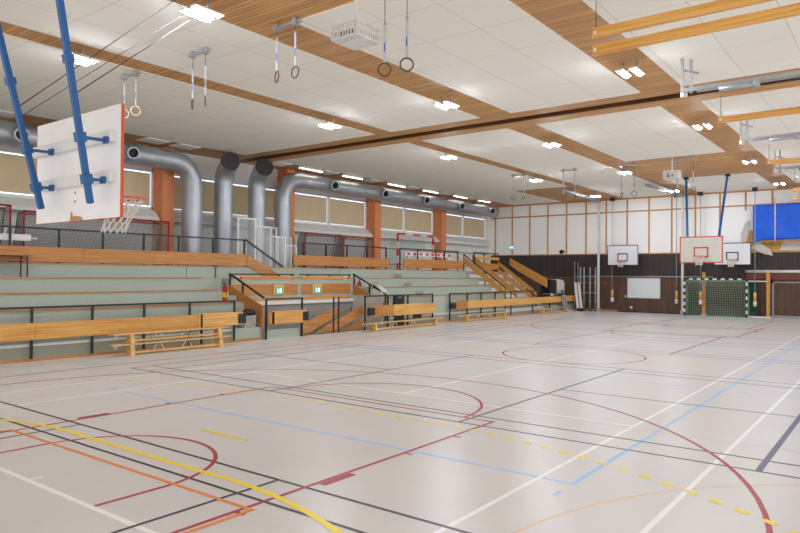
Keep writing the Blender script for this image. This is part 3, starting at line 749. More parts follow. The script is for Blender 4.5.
# far hoop with red border on two blue poles
def front_board(root, x, y, z0, z1, w, bord, tgt, bt=.05, yk=1):
    """board facing the camera side (-y)"""
    b = MB().box(x-w/2, x+w/2, y, y+.04, z0, z1).build('backboard', 'whiteboard' if bord == 'black' else plain('aged board face', (206, 204, 194), .4), root)
    f = MB(); yf = y-.006
    f.box(x-w/2, x+w/2, yf, y, z0, z0+bt).box(x-w/2, x+w/2, yf, y, z1-bt, z1).box(x-w/2, x-w/2+bt, yf, y, z0, z1).box(x+w/2-bt, x+w/2, yf, y, z0, z1)
    f.build('border', bord, b)
    f = MB(); a0, a1, c0, c1 = x-.31, x+.31, z0+.25, z0+.72
    f.box(a0, a1, yf, y, c0, c0+.06).box(a0, a1, yf, y, c1-.06, c1).box(a0, a0+.06, yf, y, c0, c1).box(a1-.06, a1, yf, y, c0, c1)
    f.build('target_square', tgt, b)
    MB().ring((x, y-.37, z0+.3), .23, .014, (0, 0, 1), 24, 6).box(x-.1, x+.1, y-.16, y-.006, z0+.2, z0+.31).build('rim', 'redrim', root)
    hoop_net(root, x, y-.37, z0+.3, L=.4, n=10, rad=.009)
YF = 32.0; XFc = -7.35
r = thing('basketball_hoop', 'red-bordered backboard hanging on two blue poles at the far end, in front of the others', 'basketball hoop', (XFc, YF, 2.77))
front_board(r, XFc, YF, 2.78, 3.98, 1.82, 'rededge', 'rededge')
for a, b in (((-8.33, 33.4, H), (-7.94, 32.12, 3.3)), ((-6.52, 33.4, H), (-6.72, 32.12, 3.3))):
    MB().bar(a, b, .09, .09, up=(0, 1, 0)).build('pole', 'blue', r)
for x in (-8.33, -6.52): MB().box(x-.1, x+.1, 33.3, 33.5, H-.12, H-.02).build('ceiling_shoe', 'black', r)
for z in (3.1, 3.7): MB().box(XFc-.85, XFc+.85, YF+.04, YF+.1, z-.05, z+.05).build('batten', 'white', r)
for k, (x, lab) in enumerate(((-13.45, 'black-bordered backboard on the back wall above the whiteboard, left one'), (-7.5, 'black-bordered backboard on the back wall partly behind the red one'))):
    r = thing('basketball_hoop', lab, 'basketball hoop', (x, 39.6, 2.78))
    front_board(r, x, 39.55, 2.8, 4.02, 1.84, 'black', 'black', .045)
    for s in (-.5, .5): MB().box(x+s-.04, x+s+.04, 39.6, YB-.056, 3.0, 3.08).box(x+s-.04, x+s+.04, 39.6, YB-.056, 3.7, 3.78).build('wall_bracket', 'steel', r)

# ------------------------------------------------------------------ rings
def rings_pair(x, y, zr, half, label, wood='ringwood', ax=(.45, .9, 0), ztop=H, ax2=None):
    r = thing('gymnastic_rings', label, 'gymnastic rings', (x, y, zr), 'hanging gymnastic rings')
    MB().box(x-half-.14, x+half+.14, y-.03, y+.03, ztop-.09, ztop-.05).build('track', 'steel', r)
    for s in (-1, 1):
        xx = x+s*half
        MB().box(xx-.05, xx+.05, y-.05, y+.05, ztop-.13, ztop+.003).build('pulley', 'steel', r)
        st = zr+.12+.62
        MB().cyl((xx, y, st), (xx, y, ztop-.1), .006, n=6).build('cable', 'cord', r)
        MB().box(xx-.022, xx+.022, y-.006, y+.006, zr+.12, st).build('strap', 'strap', r)
        MB().box(xx-.012, xx+.012, y-.009, y+.009, zr+.3, zr+.45).build('strap_print', 'strapblue', r)
        MB().ring((xx, y, st+.02), .025, .006, (0, 1, 0), 12, 6).build('carabiner', 'steel', r)
        a = Vector(ax) if s < 0 else Vector(ax2 or ax)
        MB().ring((xx, y, zr), .105, .014, a, 28, 8).build('ring', wood, r)
    return r
rings_pair(-14.62, 8.6, 5.95, .25, 'pale wooden rings hanging behind the top of the near backboard', 'ringpale', (-.8, .6, 0))
rings_pair(-11.95, 8.6, 5.78, .22, 'dark rings seen almost edge-on, just right of the near backboard', 'ringwood', (.45, .9, 0), ax2=(.55, .83, 0))
rings_pair(-9.28, 8.6, 5.9, .25, 'dark rings hanging from the middle wooden ceiling strip', 'ringwood', (.4, .9, 0), ax2=(.1, 1, 0))
rings_pair(-6.67, 8.6, 5.56, .23, 'dark rings seen full round beside the near projector cage', 'ringwood', (-.6, .8, 0))
rings_pair(-14.35, 27.9, 5.8, .27, 'far rings left of the steel gantry, in front of the wall panels', ax=(-.7, .7, 0), ax2=(.7, .7, 0))
rings_pair(-11.87, 27.9, 5.65, .26, 'far rings beside the slanting steel gantry', ax=(-.7, .7, 0), ax2=(.7, .7, 0))
rings_pair(-9.27, 27.9, 5.6, .26, 'far rings under the middle ceiling strip', ax=(.8, .6, 0), ax2=(-.5, .8, 0))
rings_pair(-7.0, 27.9, 5.6, .3, 'far rings in front of the blue poles of the red-bordered board')

# ------------------------------------------------------------------ projectors in cages
def cage(x, y, z, w, d, h, label, ztop):
    r = thing('projector_cage', label, 'projector', (x, y, z))
    c = MB(); t = .012
    for i in range(2):
        for j in range(2): c.box(x-w/2+i*w-t, x-w/2+i*w+t, y-d/2+j*d-t, y-d/2+j*d+t, z, z+h)
    for zz in (z, z+h, z+h*.5):
        for j in (-1, 1):
            c.box(x-w/2, x+w/2, y+j*d/2-t, y+j*d/2+t, zz-t, zz+t); c.box(x+j*w/2-t, x+j*w/2+t, y-d/2, y+d/2, zz-t, zz+t)
    n = 9
    for i in range(1, n):
        q = i/n
        for j in (-1, 1):
            c.box(x-w/2+q*w-.009, x-w/2+q*w+.009, y+j*d/2-.008, y+j*d/2+.008, z, z+h)
            c.box(x+j*w/2-.008, x+j*w/2+.008, y-d/2+q*d-.009, y-d/2+q*d+.009, z, z+h)
        c.box(x-w/2+q*w-.014, x-w/2+q*w+.014, y-d/2, y+d/2, z-.004, z+.004)
    c.box(x-w/2, x+w/2, y-d*.18, y+d*.18, z-.006, z+.006)
    c.build('cage', 'cagewhite', r)
    p = MB().box(x-w*.36, x+w*.36, y-d*.34, y+d*.34, z+.04, z+h*.8).build('projector_body', 'white', r, bevel=.01)
    MB().cyl((x+.05, y-d*.34, z+h*.45), (x+.05, y-d*.34-.04, z+h*.45), .05).build('lens', 'dark', p)
    MB().box(x-w*.3, x-w*.1, y-d*.34-.01, y-d*.34, z+h*.2, z+h*.7).build('vent', 'dark', p)
    MB().cyl((x, y, z+h*.8), (x, y, ztop), .028, n=12).build('drop_pole', 'white', r)
    return r
cage(-6.035, 6.885, 5.36, .45, .48, .19, 'white wire cage round a projector hanging nearest the camera', H)
cage(-7.42, 27.6, 6.05, .56, .42, .3, 'white projector hanging far away above the red-bordered board', H)
struct(MB().tube([(-5.9, 6.9, 6.75), (-5.75, 6.85, 6.6), (-5.6, 7.0, 6.65), (-5.55, 7.1, 6.86)], .012, 6).build('trim_50', 'cord'))

# ------------------------------------------------------------------ ceiling beams, rails at right
def bom(y, x0, zs, label):
    r = thing('hanging_beam', label, 'gym beam', (x0+2, y, min(zs)), 'hanging wooden gym beams')
    for z in zs:
        MB().box(x0, 1.6, y-.05, y+.05, z-.085, z+.085).build('beam', 'honeyx', r, bevel=.02)
        MB().cyl((x0+.06, y-.055, z), (x0+.06, y-.05, z), .03, n=12).build('end_disc', 'white', r)
    for x in (x0+.06, 1.2): MB().cyl((x, y, max(zs)), (x, y, H), .007, n=6).build('cable', 'cord', r)
bom(11.17, -4.33, (6.36, 6.06), 'pair of yellow wooden beams hung across the ceiling, nearest pair at upper right')
bom(18.9, -3.92, (6.27,), 'single wooden beam hung just beyond the cross beam at right')
bom(26.8, -3.95, (6.25,), 'single wooden beam hung high at the right edge, far half of hall')
bom(32.3, -3.78, (5.85, 5.5), 'short visible ends of two wooden beams at the right edge, farthest')
def rail(y, label, z=6.18):
    r = thing('ceiling_rail', label, 'steel rail', (-2, y, z), 'steel rails under the ceiling')
    for dx in (0, .13):
        MB().box(-3.85+dx-.03, -3.85+dx+.03, y-.02+dx*1.6, y+.02+dx*1.6, z-.03, H-.02).build('hanger', 'steelp', r)
    MB().bar((-3.85, y, z+.45), (-3.57, y+.2, z+.38), .04, .04).build('cross_tie', 'steelp', r)
    MB().box(-3.88, 1.6, y-.03, y+.03, z-.04, z+.04).box(-3.6, 1.6, y+.17, y+.23, z-.03, z+.03).build('track', 'steelp', r)
    MB().cyl((-3.9, y+.1, z-.07), (-3.78, y+.1, z-.07), .06, n=12).build('end_roller', 'white', r)
    MB().cyl((-3.1, y-.06, z-.1), (-2.45, y-.06, z-.1), .055, n=12).cyl((-2.45, y-.06, z-.1), (-2.35, y-.06, z-.1), .08, n=12).build('winch', 'steelp', r)
rail(15.1, 'grey steel rail with winch in front of the cross beam, nearest of three')
rail(21.5, 'grey steel rail with winch at right, middle one of three', 6.18)
rail(27.9, 'grey steel rail with winch at the right edge, farthest of three', 6.18)

# ------------------------------------------------------------------ gantries at the back
def gantry(xa, ya, xb, yb, label, lean=0):
    r = thing('steel_gantry', label, 'gantry', (xb, yb, 0), 'steel gantries by the back wall')
    MB().box(xb-.06, xb+.06, yb-.06, yb+.06, 0, 6.75).build('upright', 'ledge', r)
    MB().box(xb-.1, xb+.1, yb-.1, yb+.1, 0, .25).build('foot', 'steel', r)
    d = Vector((xb-xa, yb-ya, 0)).normalized(); n = Vector((-d.y, d.x, 0))*.12
    for s in (-1, 1): MB().bar(Vector((xa, ya, 6.72))+n*s, Vector((xb, yb, 6.72))+n*s, .06, .12).build('top_beam', 'steel', r)
    for i in range(7):
        p = Vector((xa, ya, 6.72)).lerp(Vector((xb, yb, 6.72)), i/6); MB().bar(p-n, p+n, .05, .06).build('cross_tie', 'steel', r)
gantry(-14.6, 33.5, -14.95, 39.65, 'grey steel gantry with pale upright left of the whiteboard')
gantry(-10.22, 33.7, -10.04, 39.5, 'grey steel gantry with pale upright beside the left goal post')

# ------------------------------------------------------------------ handball goal
r = thing('handball_goal', 'black and white handball goal with green net at the back wall', 'goal', (-8.5, 39.35, 0))
gx0, gx1, gy = -9.9, -6.76, 39.35
def striped(root, a, b, n, w=.08, name='post'):
    a, b = Vector(a), Vector(b)
    base = MB().bar(a, b, w, w, up=(0, 1, 0)).build(name, 'white', root)
    s = MB()
    for i in range(n):
        if i % 2 == 0: s.bar(a.lerp(b, i/n), a.lerp(b, (i+1)/n), w+.006, w+.006, up=(0, 1, 0))
    s.build('black_stripes', 'black', base)
striped(r, (gx0, gy, 2.08), (gx0, gy, 0), 11); striped(r, (gx1, gy, 2.08), (gx1, gy, 0), 11); striped(r, (gx0+.04, gy, 2.04), (gx1-.04, gy, 2.04), 15, name='crossbar')
fb = MB()
for x in (gx0, gx1): fb.tube([(x, gy, .04), (x, gy+.8, .04), (x, gy+.8, 1.2), (x, gy+.4, 1.95), (x, gy, 2.0)], .02, 6)
fb.tube([(gx0, gy+.8, .04), (gx1, gy+.8, .04)], .02, 6); fb.tube([(gx0, gy, .03), (gx1, gy, .03)], .02, 6)
fb.build('frame', 'greenbar', r)
nt = MB()
prof = [(0, 2.0), (.25, 1.9), (.5, 1.6), (.7, 1.1), (.78, .5), (.78, .04)]
def pp(t):
    t *= 5; i = min(4, int(t)); f = t-i; return (prof[i][0]+(prof[i+1][0]-prof[i][0])*f, prof[i][1]+(prof[i+1][1]-prof[i][1])*f)
for i in range(27):
    x = gx0+(gx1-gx0)*i/26
    nt.tube([(x, gy+pp(k/10)[0], pp(k/10)[1]) for k in range(11)], .009, 4, caps=False)
for k in range(22):
    dy, z = pp(k/21); nt.cyl((gx0, gy+dy, z-.0), (gx1, gy+dy, z), .009, n=4, caps=False)
for x in (gx0, gx1):
    for k in range(14):
        z = .1+k*.14; dy = .78 if z < .5 else .78-(z-.5)*.38
        nt.cyl((x, gy, z), (x, gy+max(.1, dy), z), .009, n=4, caps=False)
    for k in range(1, 6):
        dy = .13*k; nt.cyl((x, gy+dy, .04), (x, gy+dy, 2.0-dy*.6), .009, n=4, caps=False)
nt.build('net', 'greennet', r)

# dark green curtain net bundle beside the goal
g = MB(); n = 12
for i in range(n): g.box(-6.68+i*.03, -6.68+i*.03+.022, 39.75+.03*(i % 2), 39.8+.03*(i % 2), .0, 2.02)
tag(g.build('folded_net', plain('dark green netting', (34, 84, 58), .9, var=.3, scale=30)), 'dark green folded net hanging right of the goal', 'net')

# orange wooden posts
for x, y, lab in ((-9.05, 40.1, 'square orange wooden post standing behind the goal net'), (-5.84, 40.0, 'square orange wooden post standing right of the goal')):
    r = thing('wooden_post', lab, 'post', (x, y, 0), 'orange wooden posts')
    MB().box(x-.085, x+.085, y-.07, y+.07, .05, 2.42).build('shaft', 'honey', r, bevel=.01); MB().box(x-.14, x+.14, y-.12, y+.12, 0, .06).build('foot', 'white', r)
    for z in (.6, 1.2, 1.8): MB().cyl((x, y-.085, z), (x, y-.08, z), .02, n=8).build('socket', 'dark', r)
# white pole between goal and right post, and low white pole on the floor
tag(MB().cyl((-6.9, 39.5, 1.94), (-5.9, 39.85, 1.94), .035).build('white_pole', 'white'), 'white horizontal pole from the goal top to the orange post', 'pole')
tag(MB().box(-6.75, -5.9, 39.45, 39.55, .02, .09).build('floor_bar', 'white'), 'white bar lying on the floor right of the goal', 'bar')
tag(MB().box(-6.62, -6.4, 39.9, 40.05, .0, .28).build('small_box', 'white', bevel=.02), 'small white box on the floor between goal and right post', 'box')
r = thing('rolled_net_pole', 'long white pole and red-brown pad stored on the wall at right', 'pole', (-3.5, 40.1, 2))
MB().cyl((-7.0, 40.14, 2.47), (1.0, 40.14, 2.47), .085, n=14).build('pole', 'white', r)
MB().box(-7.1, 1.0, 40.08, 40.24, 2.03, 2.36).build('pad', 'brownred', r, bevel=.03)
for x in (-7, -4): MB().box(x-.04, x+.04, 40.0, 40.24, 2.0, 2.55).build('bracket', 'black', r)
dr = MB().box(-5.6, -2.2, YB-.075, YB-.04, .14, 1.86).build('door_1', 'ply'); struct(dr)
struct(MB().box(-5.7, -5.6, YB-.09, YB-.04, .14, 1.95).box(-5.7, -2.0, YB-.09, YB-.04, 1.86, 1.95).build('trim_51', 'rubber'))

# whiteboard
r = thing('whiteboard', 'blank whiteboard on the dark back wall under the left backboard', 'whiteboard', (-12.43, YB-.06, .86))
MB().box(-13.37, -11.48, YB-.07, YB-.04, .88, 2.05).build('panel', 'whiteboard', r)
f = MB().box(-13.4, -11.45, YB-.085, YB-.04, .85, .885).box(-13.4, -11.45, YB-.085, YB-.04, 2.045, 2.08).box(-13.4, -13.365, YB-.085, YB-.04, .85, 2.08).box(-11.485, -11.45, YB-.085, YB-.04, .85, 2.08).build('frame', 'steel', r)
# wall pipe
tag(MB().cyl((-16.2, YB-.1, 2.14), (-8.6, YB-.1, 2.16), .035, n=10).build('wall_pipe', 'steel'), 'thin grey pipe along the dark back wall above the whiteboard', 'pipe')
# wall bits
def spot(x, z, w, h, m, name, label, cat): tag(MB().box(x-w/2, x+w/2, YB-.09, YB-.04, z-h/2, z+h/2).build(name, m, bevel=.01), label, cat)
spot(-14.75, 1.72, .18, .12, 'redbright', 'red_sign', 'small red sign on the dark wall left of the whiteboard', 'sign')
spot(-10.2, 1.78, .14, .12, 'redbright', 'red_sign', 'small red sign on the dark wall beside the goal post', 'sign')
spot(-13.5, .95, .07, .14, 'white', 'light_switch', 'small white switch left of the whiteboard', 'switch')
o = MB().cyl((-13.15, YB-.12, .3), (-13.15, YB-.04, .3), .07, n=14).build('wall_lamp', 'white'); tag(o, 'small round white fitting low on the wall below the whiteboard', 'fitting')
r = thing('exit_sign', 'small blue-white lit sign high on the left of the back wall', 'sign', (-21.15, YB-.1, 3.95))
MB().box(-21.35, -20.95, YB-.12, YB-.035, 3.95, 4.15).build('housing', 'white', r)
MB().box(-21.32, -20.98, YB-.125, YB-.12, 3.97, 4.13).build('face', emis('pale blue sign', (150, 206, 226), .8), r)
r = thing('speaker', 'small dark speaker on the panel wall just above the black planks', 'speaker', (-17.45, YB-.2, 3.6))
MB().tube([(-17.45, YB, 3.74), (-17.45, YB-.2, 3.74)], .02, 8).build('arm', 'black', r)
MB().cyl((-17.45, YB-.18, 3.72), (-17.5, YB-.4, 3.68), .09, .13, 16).build('horn', 'blackp', r)

# climbing ropes
for x, y, zt, lab in ((-14.12, 39.7, H, 'climbing rope with tan end, left of the whiteboard'), (-10.42, 39.7, H, 'climbing rope with tan end, right of the whiteboard'), (-9.14, 39.7, H, 'climbing rope seen through the goal net'), (-6.36, 39.3, H, 'climbing rope right of the goal')):
    r = thing('climbing_rope', lab, 'rope', (x, y, .6), 'climbing ropes at the back wall')
    MB().cyl((x, y, 1.3), (x, y, zt-.1), .02, n=8).build('rope', 'steel', r)
    MB().cyl((x, y, .88), (x, y, 1.35), .07, n=10).build('tan_binding', 'honeyx', r); MB().cyl((x, y, .62), (x, y, .88), .085, n=10).build('white_end', 'white', r)
    MB().box(x-.12, x+.12, y-.1, y+.1, zt-.2, zt+.003).build('trolley', 'black', r)

# blue mat hanging on the wall, exposed insulation
r = thing('blue_curtain', 'large blue cloth with a white vertical strap hanging on the back wall', 'curtain', (-5, 39.9, 4.1))
mb = MB(); nx, nz = 40, 14; xs0, xs1 = -6.55, -1.8
G = [[None]*(nz+1) for _ in range(nx+1)]
for i in range(nx+1):
    for j in range(nz+1):
        u = i/nx; v = j/nz; x = xs0+(xs1-xs0)*u
        z = 4.12+(6.02-4.12)*v+(.05*math.sin(u*3.1) if v < .1 else 0)-(.12*(1-u*12) if (u < .08 and v == 0) else 0)
        yy = 39.85+.025*math.sin(u*22+v*2)+.03*math.sin(v*9+u*14)*(1-v)
        G[i][j] = mb.bm.verts.new((x, yy, z))
for i in range(nx):
    for j in range(nz):
        f = mb.bm.faces.new((G[i][j], G[i+1][j], G[i+1][j+1], G[i][j+1])); f.smooth = True
o = mb.build('cloth', 'bluecloth', r); s = o.modifiers.new('thickness', 'SOLIDIFY'); s.thickness = .02
MB().box(-5.52, -5.46, 39.76, 39.785, 4.1, 6.35).build('strap', 'strap', r)
MB().box(-6.55, -1.8, 39.86, 39.92, 5.98, 6.06).build('top_batten', 'brown_board', r); MB().box(-6.4, -1.8, 39.88, 39.92, 4.04, 4.1).build('bottom_batten', 'brown_board', r)
r = thing('torn_wall_panel', 'torn wall section with yellow insulation showing below the blue cloth', 'wall damage', (-6.3, YB-.03, 3.1))
MB().prism([(-7.0, YB-.05, 3.85), (-6.85, YB-.05, 4.65), (-6.5, YB-.05, 4.75), (-2.2, YB-.05, 4.6), (-2.2, YB-.05, 3.56), (-6.8, YB-.05, 3.56)], (0, .045, 0)).build('insulation', 'insul', r)
MB().prism([(-5.35, YB-.07, 3.6), (-5.1, YB-.07, 4.2), (-2.5, YB-.07, 4.2), (-2.5, YB-.07, 3.6)], (0, .015, 0)).build('facing_sheet', 'tornwhite', r)
MB().prism([(-6.7, YB-.12, 3.75), (-6.3, YB-.2, 4.1), (-5.75, YB-.22, 3.62), (-5.62, YB-.24, 3.3), (-6.1, YB-.2, 3.42)], (0, .015, 0)).build('torn_flap', 'tornwhite', r)
MB().prism([(-7.15, YB-.06, 3.6), (-7.2, YB-.05, 4.5), (-7.0, YB-.05, 5.1), (-6.75, YB-.05, 5.3), (-6.8, YB-.07, 4.6), (-7.0, YB-.07, 3.85)], (0, .015, 0)).build('torn_flap', 'tornwhite', r)
MB().box(-5.75, -5.66, YB-.09, YB-.06, 3.56, 4.4).build('stud', 'batten', r)

# ------------------------------------------------------------------ corner things
words = ['leftmost', 'second from left', 'third from left', 'fourth from left', 'fifth from left', 'rightmost']
for i, (x, y, z1, m, rr) in enumerate(((-16.62, 40.0, 3.05, 'steel', .025), (-16.4, 40.0, 3.0, 'steel', .025), (-16.2, 39.9, 2.72, 'steel', .05), (-15.95, 39.85, 2.7, 'steel', .05), (-15.6, 39.95, 2.7, 'steel', .05), (-15.28, 40.0, 2.7, 'steel', .05))):
    r = thing('metal_post', 'grey metal post stored upright in the far corner, %s of six' % words[i], 'post', (x, y, 0), 'metal posts in the far corner')
    MB().cyl((x, y, .04), (x, y, z1), rr, n=12).build('shaft', m, r); MB().cyl((x, y, 0), (x, y, .05), rr*2, n=12).build('foot', 'black', r)
    for z in (.6, 1.1, 1.7): MB().box(x-rr*1.5, x+rr*1.5, y-rr*1.3, y+rr*1.3, z, z+.06).build('clamp', 'steelp', r)
tag(MB().box(-16.7, -15.1, YB-.16, YB-.08, 2.1, 2.16).box(-16.7, -15.1, YB-.16, YB-.08, 1.1, 1.15).build('post_rack', 'steel'), 'horizontal rack bars behind the stored metal posts', 'rack')
for i, (x, lab) in enumerate(((-16.56, 'long white padded board leaning in the far corner, left one'), (-16.34, 'long white padded board leaning in the far corner, right one'))):
    r = thing('leaning_board', lab, 'board', (x, 39.3, 0), 'white leaning boards')
    MB().bar((x+.5, 39.2, .06), (x+.0, 39.95, 1.75), .16, .05, up=(0, 1, 0)).build('board', 'white', r, bevel=.01); MB().bar((x+.52, 39.16, .0), (x+.47, 39.24, .16), .17, .07, up=(0, 1, 0)).build('foot', 'black', r)
# trolley with cloths
r = thing('equipment_trolley', 'black trolley draped with cloths in the far corner behind the railing', 'trolley', (-17.35, 38.5, .42))
MB().box(-17.65, -17.05, 37.2, 38.9, .95, 1.0).box(-17.65, -17.05, 37.2, 38.9, .6, .64).build('shelf', 'black', r)
for x in (-17.62, -17.08):
    for y in (37.23, 38.87): MB().box(x-.02, x+.02, y-.02, y+.02, .5, 1.9).build('frame_post', 'black', r)
MB().box(-17.64, -17.6, 37.2, 38.9, 1.0, 1.9).build('back_panel', 'blackp', r); MB().box(-17.08, -17.05, 37.25, 38.15, 1.15, 1.9).build('front_panel', 'blackp', r)
for x in (-17.55, -17.15):
    for y in (37.3, 38.8): MB().cyl((x-.02, y, .48), (x+.02, y, .48), .06, n=12).build('wheel', 'black', r)
def drape(name, mat, P, label, cat, n=10, amp=.03, parent=None):
    """cloth strip over a rail: P = list of (x,z) profile; y range given"""
    (y0, y1), prof_ = P; mb = MB(); g = []
    for j, (x, z) in enumerate(prof_):
        g.append([mb.bm.verts.new((x+amp*math.sin(i*1.7+j), y0+(y1-y0)*i/n, z+amp*.4*math.sin(i*2.3))) for i in range(n+1)])
    for j in range(len(g)-1):
        for i in range(n):
            f = mb.bm.faces.new((g[j][i], g[j][i+1], g[j+1][i+1], g[j+1][i])); f.smooth = True
    o = mb.build(name, mat); s = o.modifiers.new('thickness', 'SOLIDIFY'); s.thickness = .012
    tag(o, label, cat)
drape('towel', 'tornwhite', ((38.2, 39.25), [(-17.6, 1.93), (-17.3, 1.94), (-17.05, 1.9), (-17.0, 1.7), (-16.99, 1.4), (-16.99, 1.05)]), 'pale grey cloth draped over the black trolley', 'cloth')
drape('towel', 'white', ((37.1, 37.85), [(-17.5, 1.06), (-17.2, 1.1), (-17.0, 1.03), (-16.98, .98)]), 'small white cloth on the lower shelf of the trolley', 'cloth')
drape('towel', grid_mat('black white striped cloth', (40, 40, 42), (225, 225, 225), (0, .12, 0), (0, 0, 0), .05), ((37.9, 38.5), [(-16.68, .9), (-16.66, .99), (-16.55, .99), (-16.52, .8), (-16.5, .45), (-16.5, .12)]), 'black and white striped cloth hanging over the farthest front board', 'cloth', amp=.015)
drape('towel', 'tornwhite', ((20.9, 21.25), [(-17.4, 1.6), (-17.3, 1.78), (-17.0, 1.62), (-16.85, 1.5), (-16.8, 1.35)]), 'crumpled pale cloth hung on the sloping rail right of the opening', 'cloth')
# black case behind the board
r = thing('black_case', 'tall black case standing behind the front board beside the low bench', 'case', (-16.72, 21.9, 0))
MB().box(-16.8, -16.69+.0, 21.6, 22.25, .05, 1.33).build('body', 'blackp', r, bevel=.02); MB().box(-16.7, -16.68, 21.8, 22.05, 1.2, 1.24).build('handle', 'steel', r)
tag(MB().box(-16.75, -16.69, 22.9, 23.5, .3, .5).build('black_bag', 'blackp', bevel=.03), 'small black bag under the front board right of the black case', 'bag')

# ------------------------------------------------------------------ benches
def bench(x, y0, y1, z, label, h=.31, group='low wooden gym benches', legs=(.12, .9)):
    r = thing('gym_bench', label, 'bench', (x, (y0+y1)/2, z), group)
    MB().box(x-.12, x+.12, y0, y1, z+h-.035, z+h).build('seat', 'bench', r, bevel=.006)
    ly = [y0+(y1-y0)*t for t in legs]
    for y in ly:
        MB().prism([(x-.14, y-.05, z), (x+.14, y-.05, z), (x+.1, y-.05, z+h-.035), (x-.1, y-.05, z+h-.035)], (0, .11, 0)).build('leg', 'bench', r)
    MB().box(x-.02, x+.02, ly[0], ly[1]+.05, z+.04, z+.1).build('lower_beam', 'bench', r)
    for t in (.36, .6):
        yy = y0+(y1-y0)*t
        mb = MB()
        for s in (-1, 1): mb.cyl((x+.03, yy+s*.17, z+.09), (x+.03, yy+s*.04, z+h-.04), .012, n=6)
        mb.build('brace', 'white', r)
    mb = MB()
    for s in (-1, 1): mb.cyl((x+s*.05, y0+.12, z+h-.03), (x+s*.05, y0+.1, z+h-.11), .014, n=8)
    mb.build('hook', 'white', r)
    return r
bench(-16.1, 9.05, 12.75, 0, 'pale wooden gym bench standing on the floor under another bench at left', legs=(.14, .9))
bench(-16.1, 9.05, 12.7, .31, 'pale wooden gym bench stacked on top of another bench at left', legs=(.14, .9), h=.27)
bench(-16.15, 19.0, 24.2, 0, 'low wooden bench in front of the black case')
bench(-16.2, 25.8, 30.4, 0, 'low wooden bench beyond the railing gap, second from the far end')
bench(-16.2, 34.0, 38.0, 0, 'low wooden bench near the back wall, farthest one')

# ------------------------------------------------------------------ stored goals and items on the walkway
def small_goal(x, y0, y1, z0, h, d, label, mat='redframe', rad=.03, netm='netgrey'):
    r = thing('stored_goal', label, 'goal', (x, (y0+y1)/2, z0), 'goals stored on the walkway')
    mb = MB().tube([(x, y0, z0), (x, y0, z0+h)], rad, 8).tube([(x, y1, z0), (x, y1, z0+h)], rad, 8).tube([(x, y0, z0+h), (x, y1, z0+h)], rad, 8).tube([(x, y0, z0+.03), (x, y1, z0+.03)], rad*.8, 8)
    mb.build('front_frame', mat, r)
    bk = MB()
    for y in (y0, y1): bk.tube([(x, y, z0+h), (x-d*.5, y+.02, z0+h-.05), (x-d, y+.02, z0+.05), (x, y, z0+.03)], rad*.7, 8)
    bk.tube([(x-d, y0, z0+.05), (x-d, y1, z0+.05)], rad*.7, 8); bk.tube([(x-d*.5, y0, z0+h-.05), (x-d*.5, y1, z0+h-.05)], rad*.7, 8)
    bk.build('back_frame', mat, r)
    n = MB().quad((x-d*.5, y0, z0+h-.05), (x-d*.5, y1, z0+h-.05), (x-d, y1, z0+.05), (x-d, y0, z0+.05))
    for y in (y0, y1): n.bm.faces.new([n.bm.verts.new(q) for q in ((x, y, z0+h), (x, y, z0+.03), (x-d, y, z0+.05), (x-d*.5, y, z0+h-.05))])
    n.build('net', netm, r, recalc=False)
    return r
ZW = 2.38
small_goal(-21.2, 5.2, 8.7, ZW, 1.75, .9, 'dark red framed goal at the left edge behind the walkway railing')
small_goal(-21.0, 9.0, 13.9, ZW, 1.6, .9, 'dark red framed goal behind the near backboard, left of the first orange column')
small_goal(-21.2, 20.9, 23.3, ZW, 1.6, .8, 'red framed floorball goal with grey net beside the long duct, left of two')
small_goal(-21.2, 23.45, 25.6, ZW, 1.55, .8, 'red framed floorball goal with grey net, right of two beside the column')
r = thing('handball_goal', 'red and white handball goal stored on the walkway between two columns', 'goal', (-21.4, 29, ZW))
def stripe2(a, b, n, name):
    a, b = Vector(a), Vector(b); base = MB().bar(a, b, .08, .08, up=(1, 0, 0)).build(name, 'white', r); s = MB()
    for i in range(n):
        if i % 2 == 0: s.bar(a.lerp(b, i/n), a.lerp(b, (i+1)/n), .088, .088, up=(1, 0, 0))
    s.build('red_stripes', 'redbright', base)
stripe2((-21.4, 27.9, ZW+1.95), (-21.4, 27.9, ZW), 5, 'post'); stripe2((-21.4, 31.2, ZW+1.85), (-21.4, 31.2, ZW), 5, 'post'); stripe2((-21.4, 27.9, ZW+1.95), (-21.4, 31.2, ZW+1.95), 5, 'crossbar')
n_ = MB().quad((-21.9, 27.9, ZW+1.8), (-21.9, 31.2, ZW+1.8), (-22.1, 31.2, ZW), (-22.1, 27.9, ZW)); n_.build('net', net_mat('pale green net', (150, 180, 165), .1, .014), r, recalc=False)
r = thing('striped_bar', 'white bar with red squares lying along the walkway railing near the farthest column', 'bar', (-19.9, 28, 3.2))
MB().box(-19.55, -19.47, 26.0, 30.2, 3.08, 3.3).build('bar', 'white', r)
s = MB()
for i in range(8): s.box(-19.47, -19.462, 26.15+i*.52, 26.4+i*.52, 3.13, 3.25)
s.build('red_squares', 'redbright', r)
for y in (26.3, 29.8): MB().box(-19.56, -19.46, y-.04, y+.04, 2.38, 3.08).build('stand', 'white', r)
for z, lab in ((3.6, 'thin grey pipe along the window wall, upper of two'), (2.75, 'thin grey pipe along the window wall, lower of two')):
    tag(MB().cyl((XW+.06, 27.5, z), (XW+.06, 39.9, z), .03, n=8).build('wall_pipe', 'steel'), lab, 'pipe')
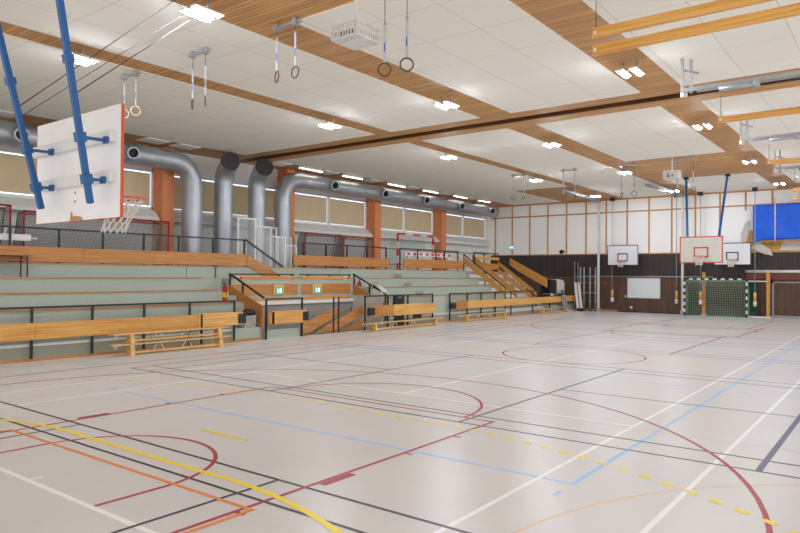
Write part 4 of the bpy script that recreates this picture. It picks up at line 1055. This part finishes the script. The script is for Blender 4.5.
# white roller screen casing on the walkway behind the rail at left
r = thing('projection_screen', 'long white roller screen casing resting behind the upper railing at left edge', 'screen', (-19.7, 7, 3.1))
MB().box(-19.72, -19.5, 4.0, 8.55, 3.02, 3.2).build('casing', 'white', r, bevel=.01); MB().cyl((-19.6, 8.55, 3.1), (-19.6, 8.75, 3.1), .03).build('end_pin', 'white', r)
MB().bar((-19.6, 7.9, 3.2), (-19.6, 7.95, 3.42), .04, .04, up=(0, 1, 0)).build('hook', 'white', r)
for y in (4.6, 7.6): MB().box(-19.68, -19.54, y-.04, y+.04, 2.38, 3.02).build('stand', 'black', r)
# folding table
r = thing('folding_table', 'small folding table with brown top on the seating steps at the left edge', 'table', (-18.85, 7.7, 1.98))
MB().box(-19.12, -18.6, 6.6, 8.35, 2.6, 2.63).build('tabletop', 'brown_board', r)
for y in (7.1, 8.1):
    for x in (-19.05, -18.66): MB().cyl((x, y, 2.0), (x, y, 2.6), .018, n=8).build('leg', 'black', r)
MB().tube([(-18.66, 7.1, 2.45), (-18.66, 7.25, 2.57), (-18.66, 7.95, 2.57), (-18.66, 8.1, 2.45)], .012, 6).build('brace', 'black', r)

# ------------------------------------------------------------------ cables at upper left (ceiling stays)
CAM = Vector((0, 0, 2.15))
R3 = Matrix(((0.79571934, 0.60562281, 0.00719388), (-0.0018684, 0.01433211, -0.99989554), (-0.60566265, 0.79562278, 0.01253588)))
for a, b, rr, lab in (((-8.02, 3.33, 4.0), (-10.11, 6.77, H), .006, 'dark stay cable from the left blue pole up to the ceiling'),
                      ((-6.74, 3.35, 3.96), (-10.42, 7.42, H), .006, 'dark stay cable from the right blue pole up to the ceiling'),
                      ((-8.0, 3.36, 3.9), (-10.3, 7.2, H), .004, 'thinnest stay cable, between the two dark ones, running up to the ceiling')):
    r = MB().cyl(a, b, rr, n=6).build('stay_cable', 'cord'); tag(r, lab, 'cable', 'stay cables of the near hoop')

# ------------------------------------------------------------------ camera
cam = bpy.data.cameras.new('camera'); co = bpy.data.objects.new('camera', cam); COL.objects.link(co)
cam.sensor_width = 36; cam.lens = 665.178/800*36; cam.clip_end = 200
right, up, fw = R3[0], -R3[1], R3[2]
mw = Matrix((( right[0], up[0], -fw[0], 0), (right[1], up[1], -fw[1], 0), (right[2], up[2], -fw[2], 0), (0, 0, 0, 1)))
mw.translation = CAM; co.matrix_world = mw
scn.camera = co

# ------------------------------------------------------------------ light
w = bpy.data.worlds.new('world'); scn.world = w; w.use_nodes = True
bg = w.node_tree.nodes['Background']; bg.inputs['Color'].default_value = (.97, .98, 1.0, 1); bg.inputs['Strength'].default_value = .9
scn.view_settings.view_transform = 'Standard'; scn.view_settings.look = 'None'; scn.view_settings.gamma = 1
scn.view_settings.exposure = 0.52
try:
    scn.view_settings.use_curve_mapping = False
    scn.cycles.use_denoising = True; scn.cycles.max_bounces = 8; scn.cycles.diffuse_bounces = 5; scn.cycles.sample_clamp_indirect = 6
except Exception: pass
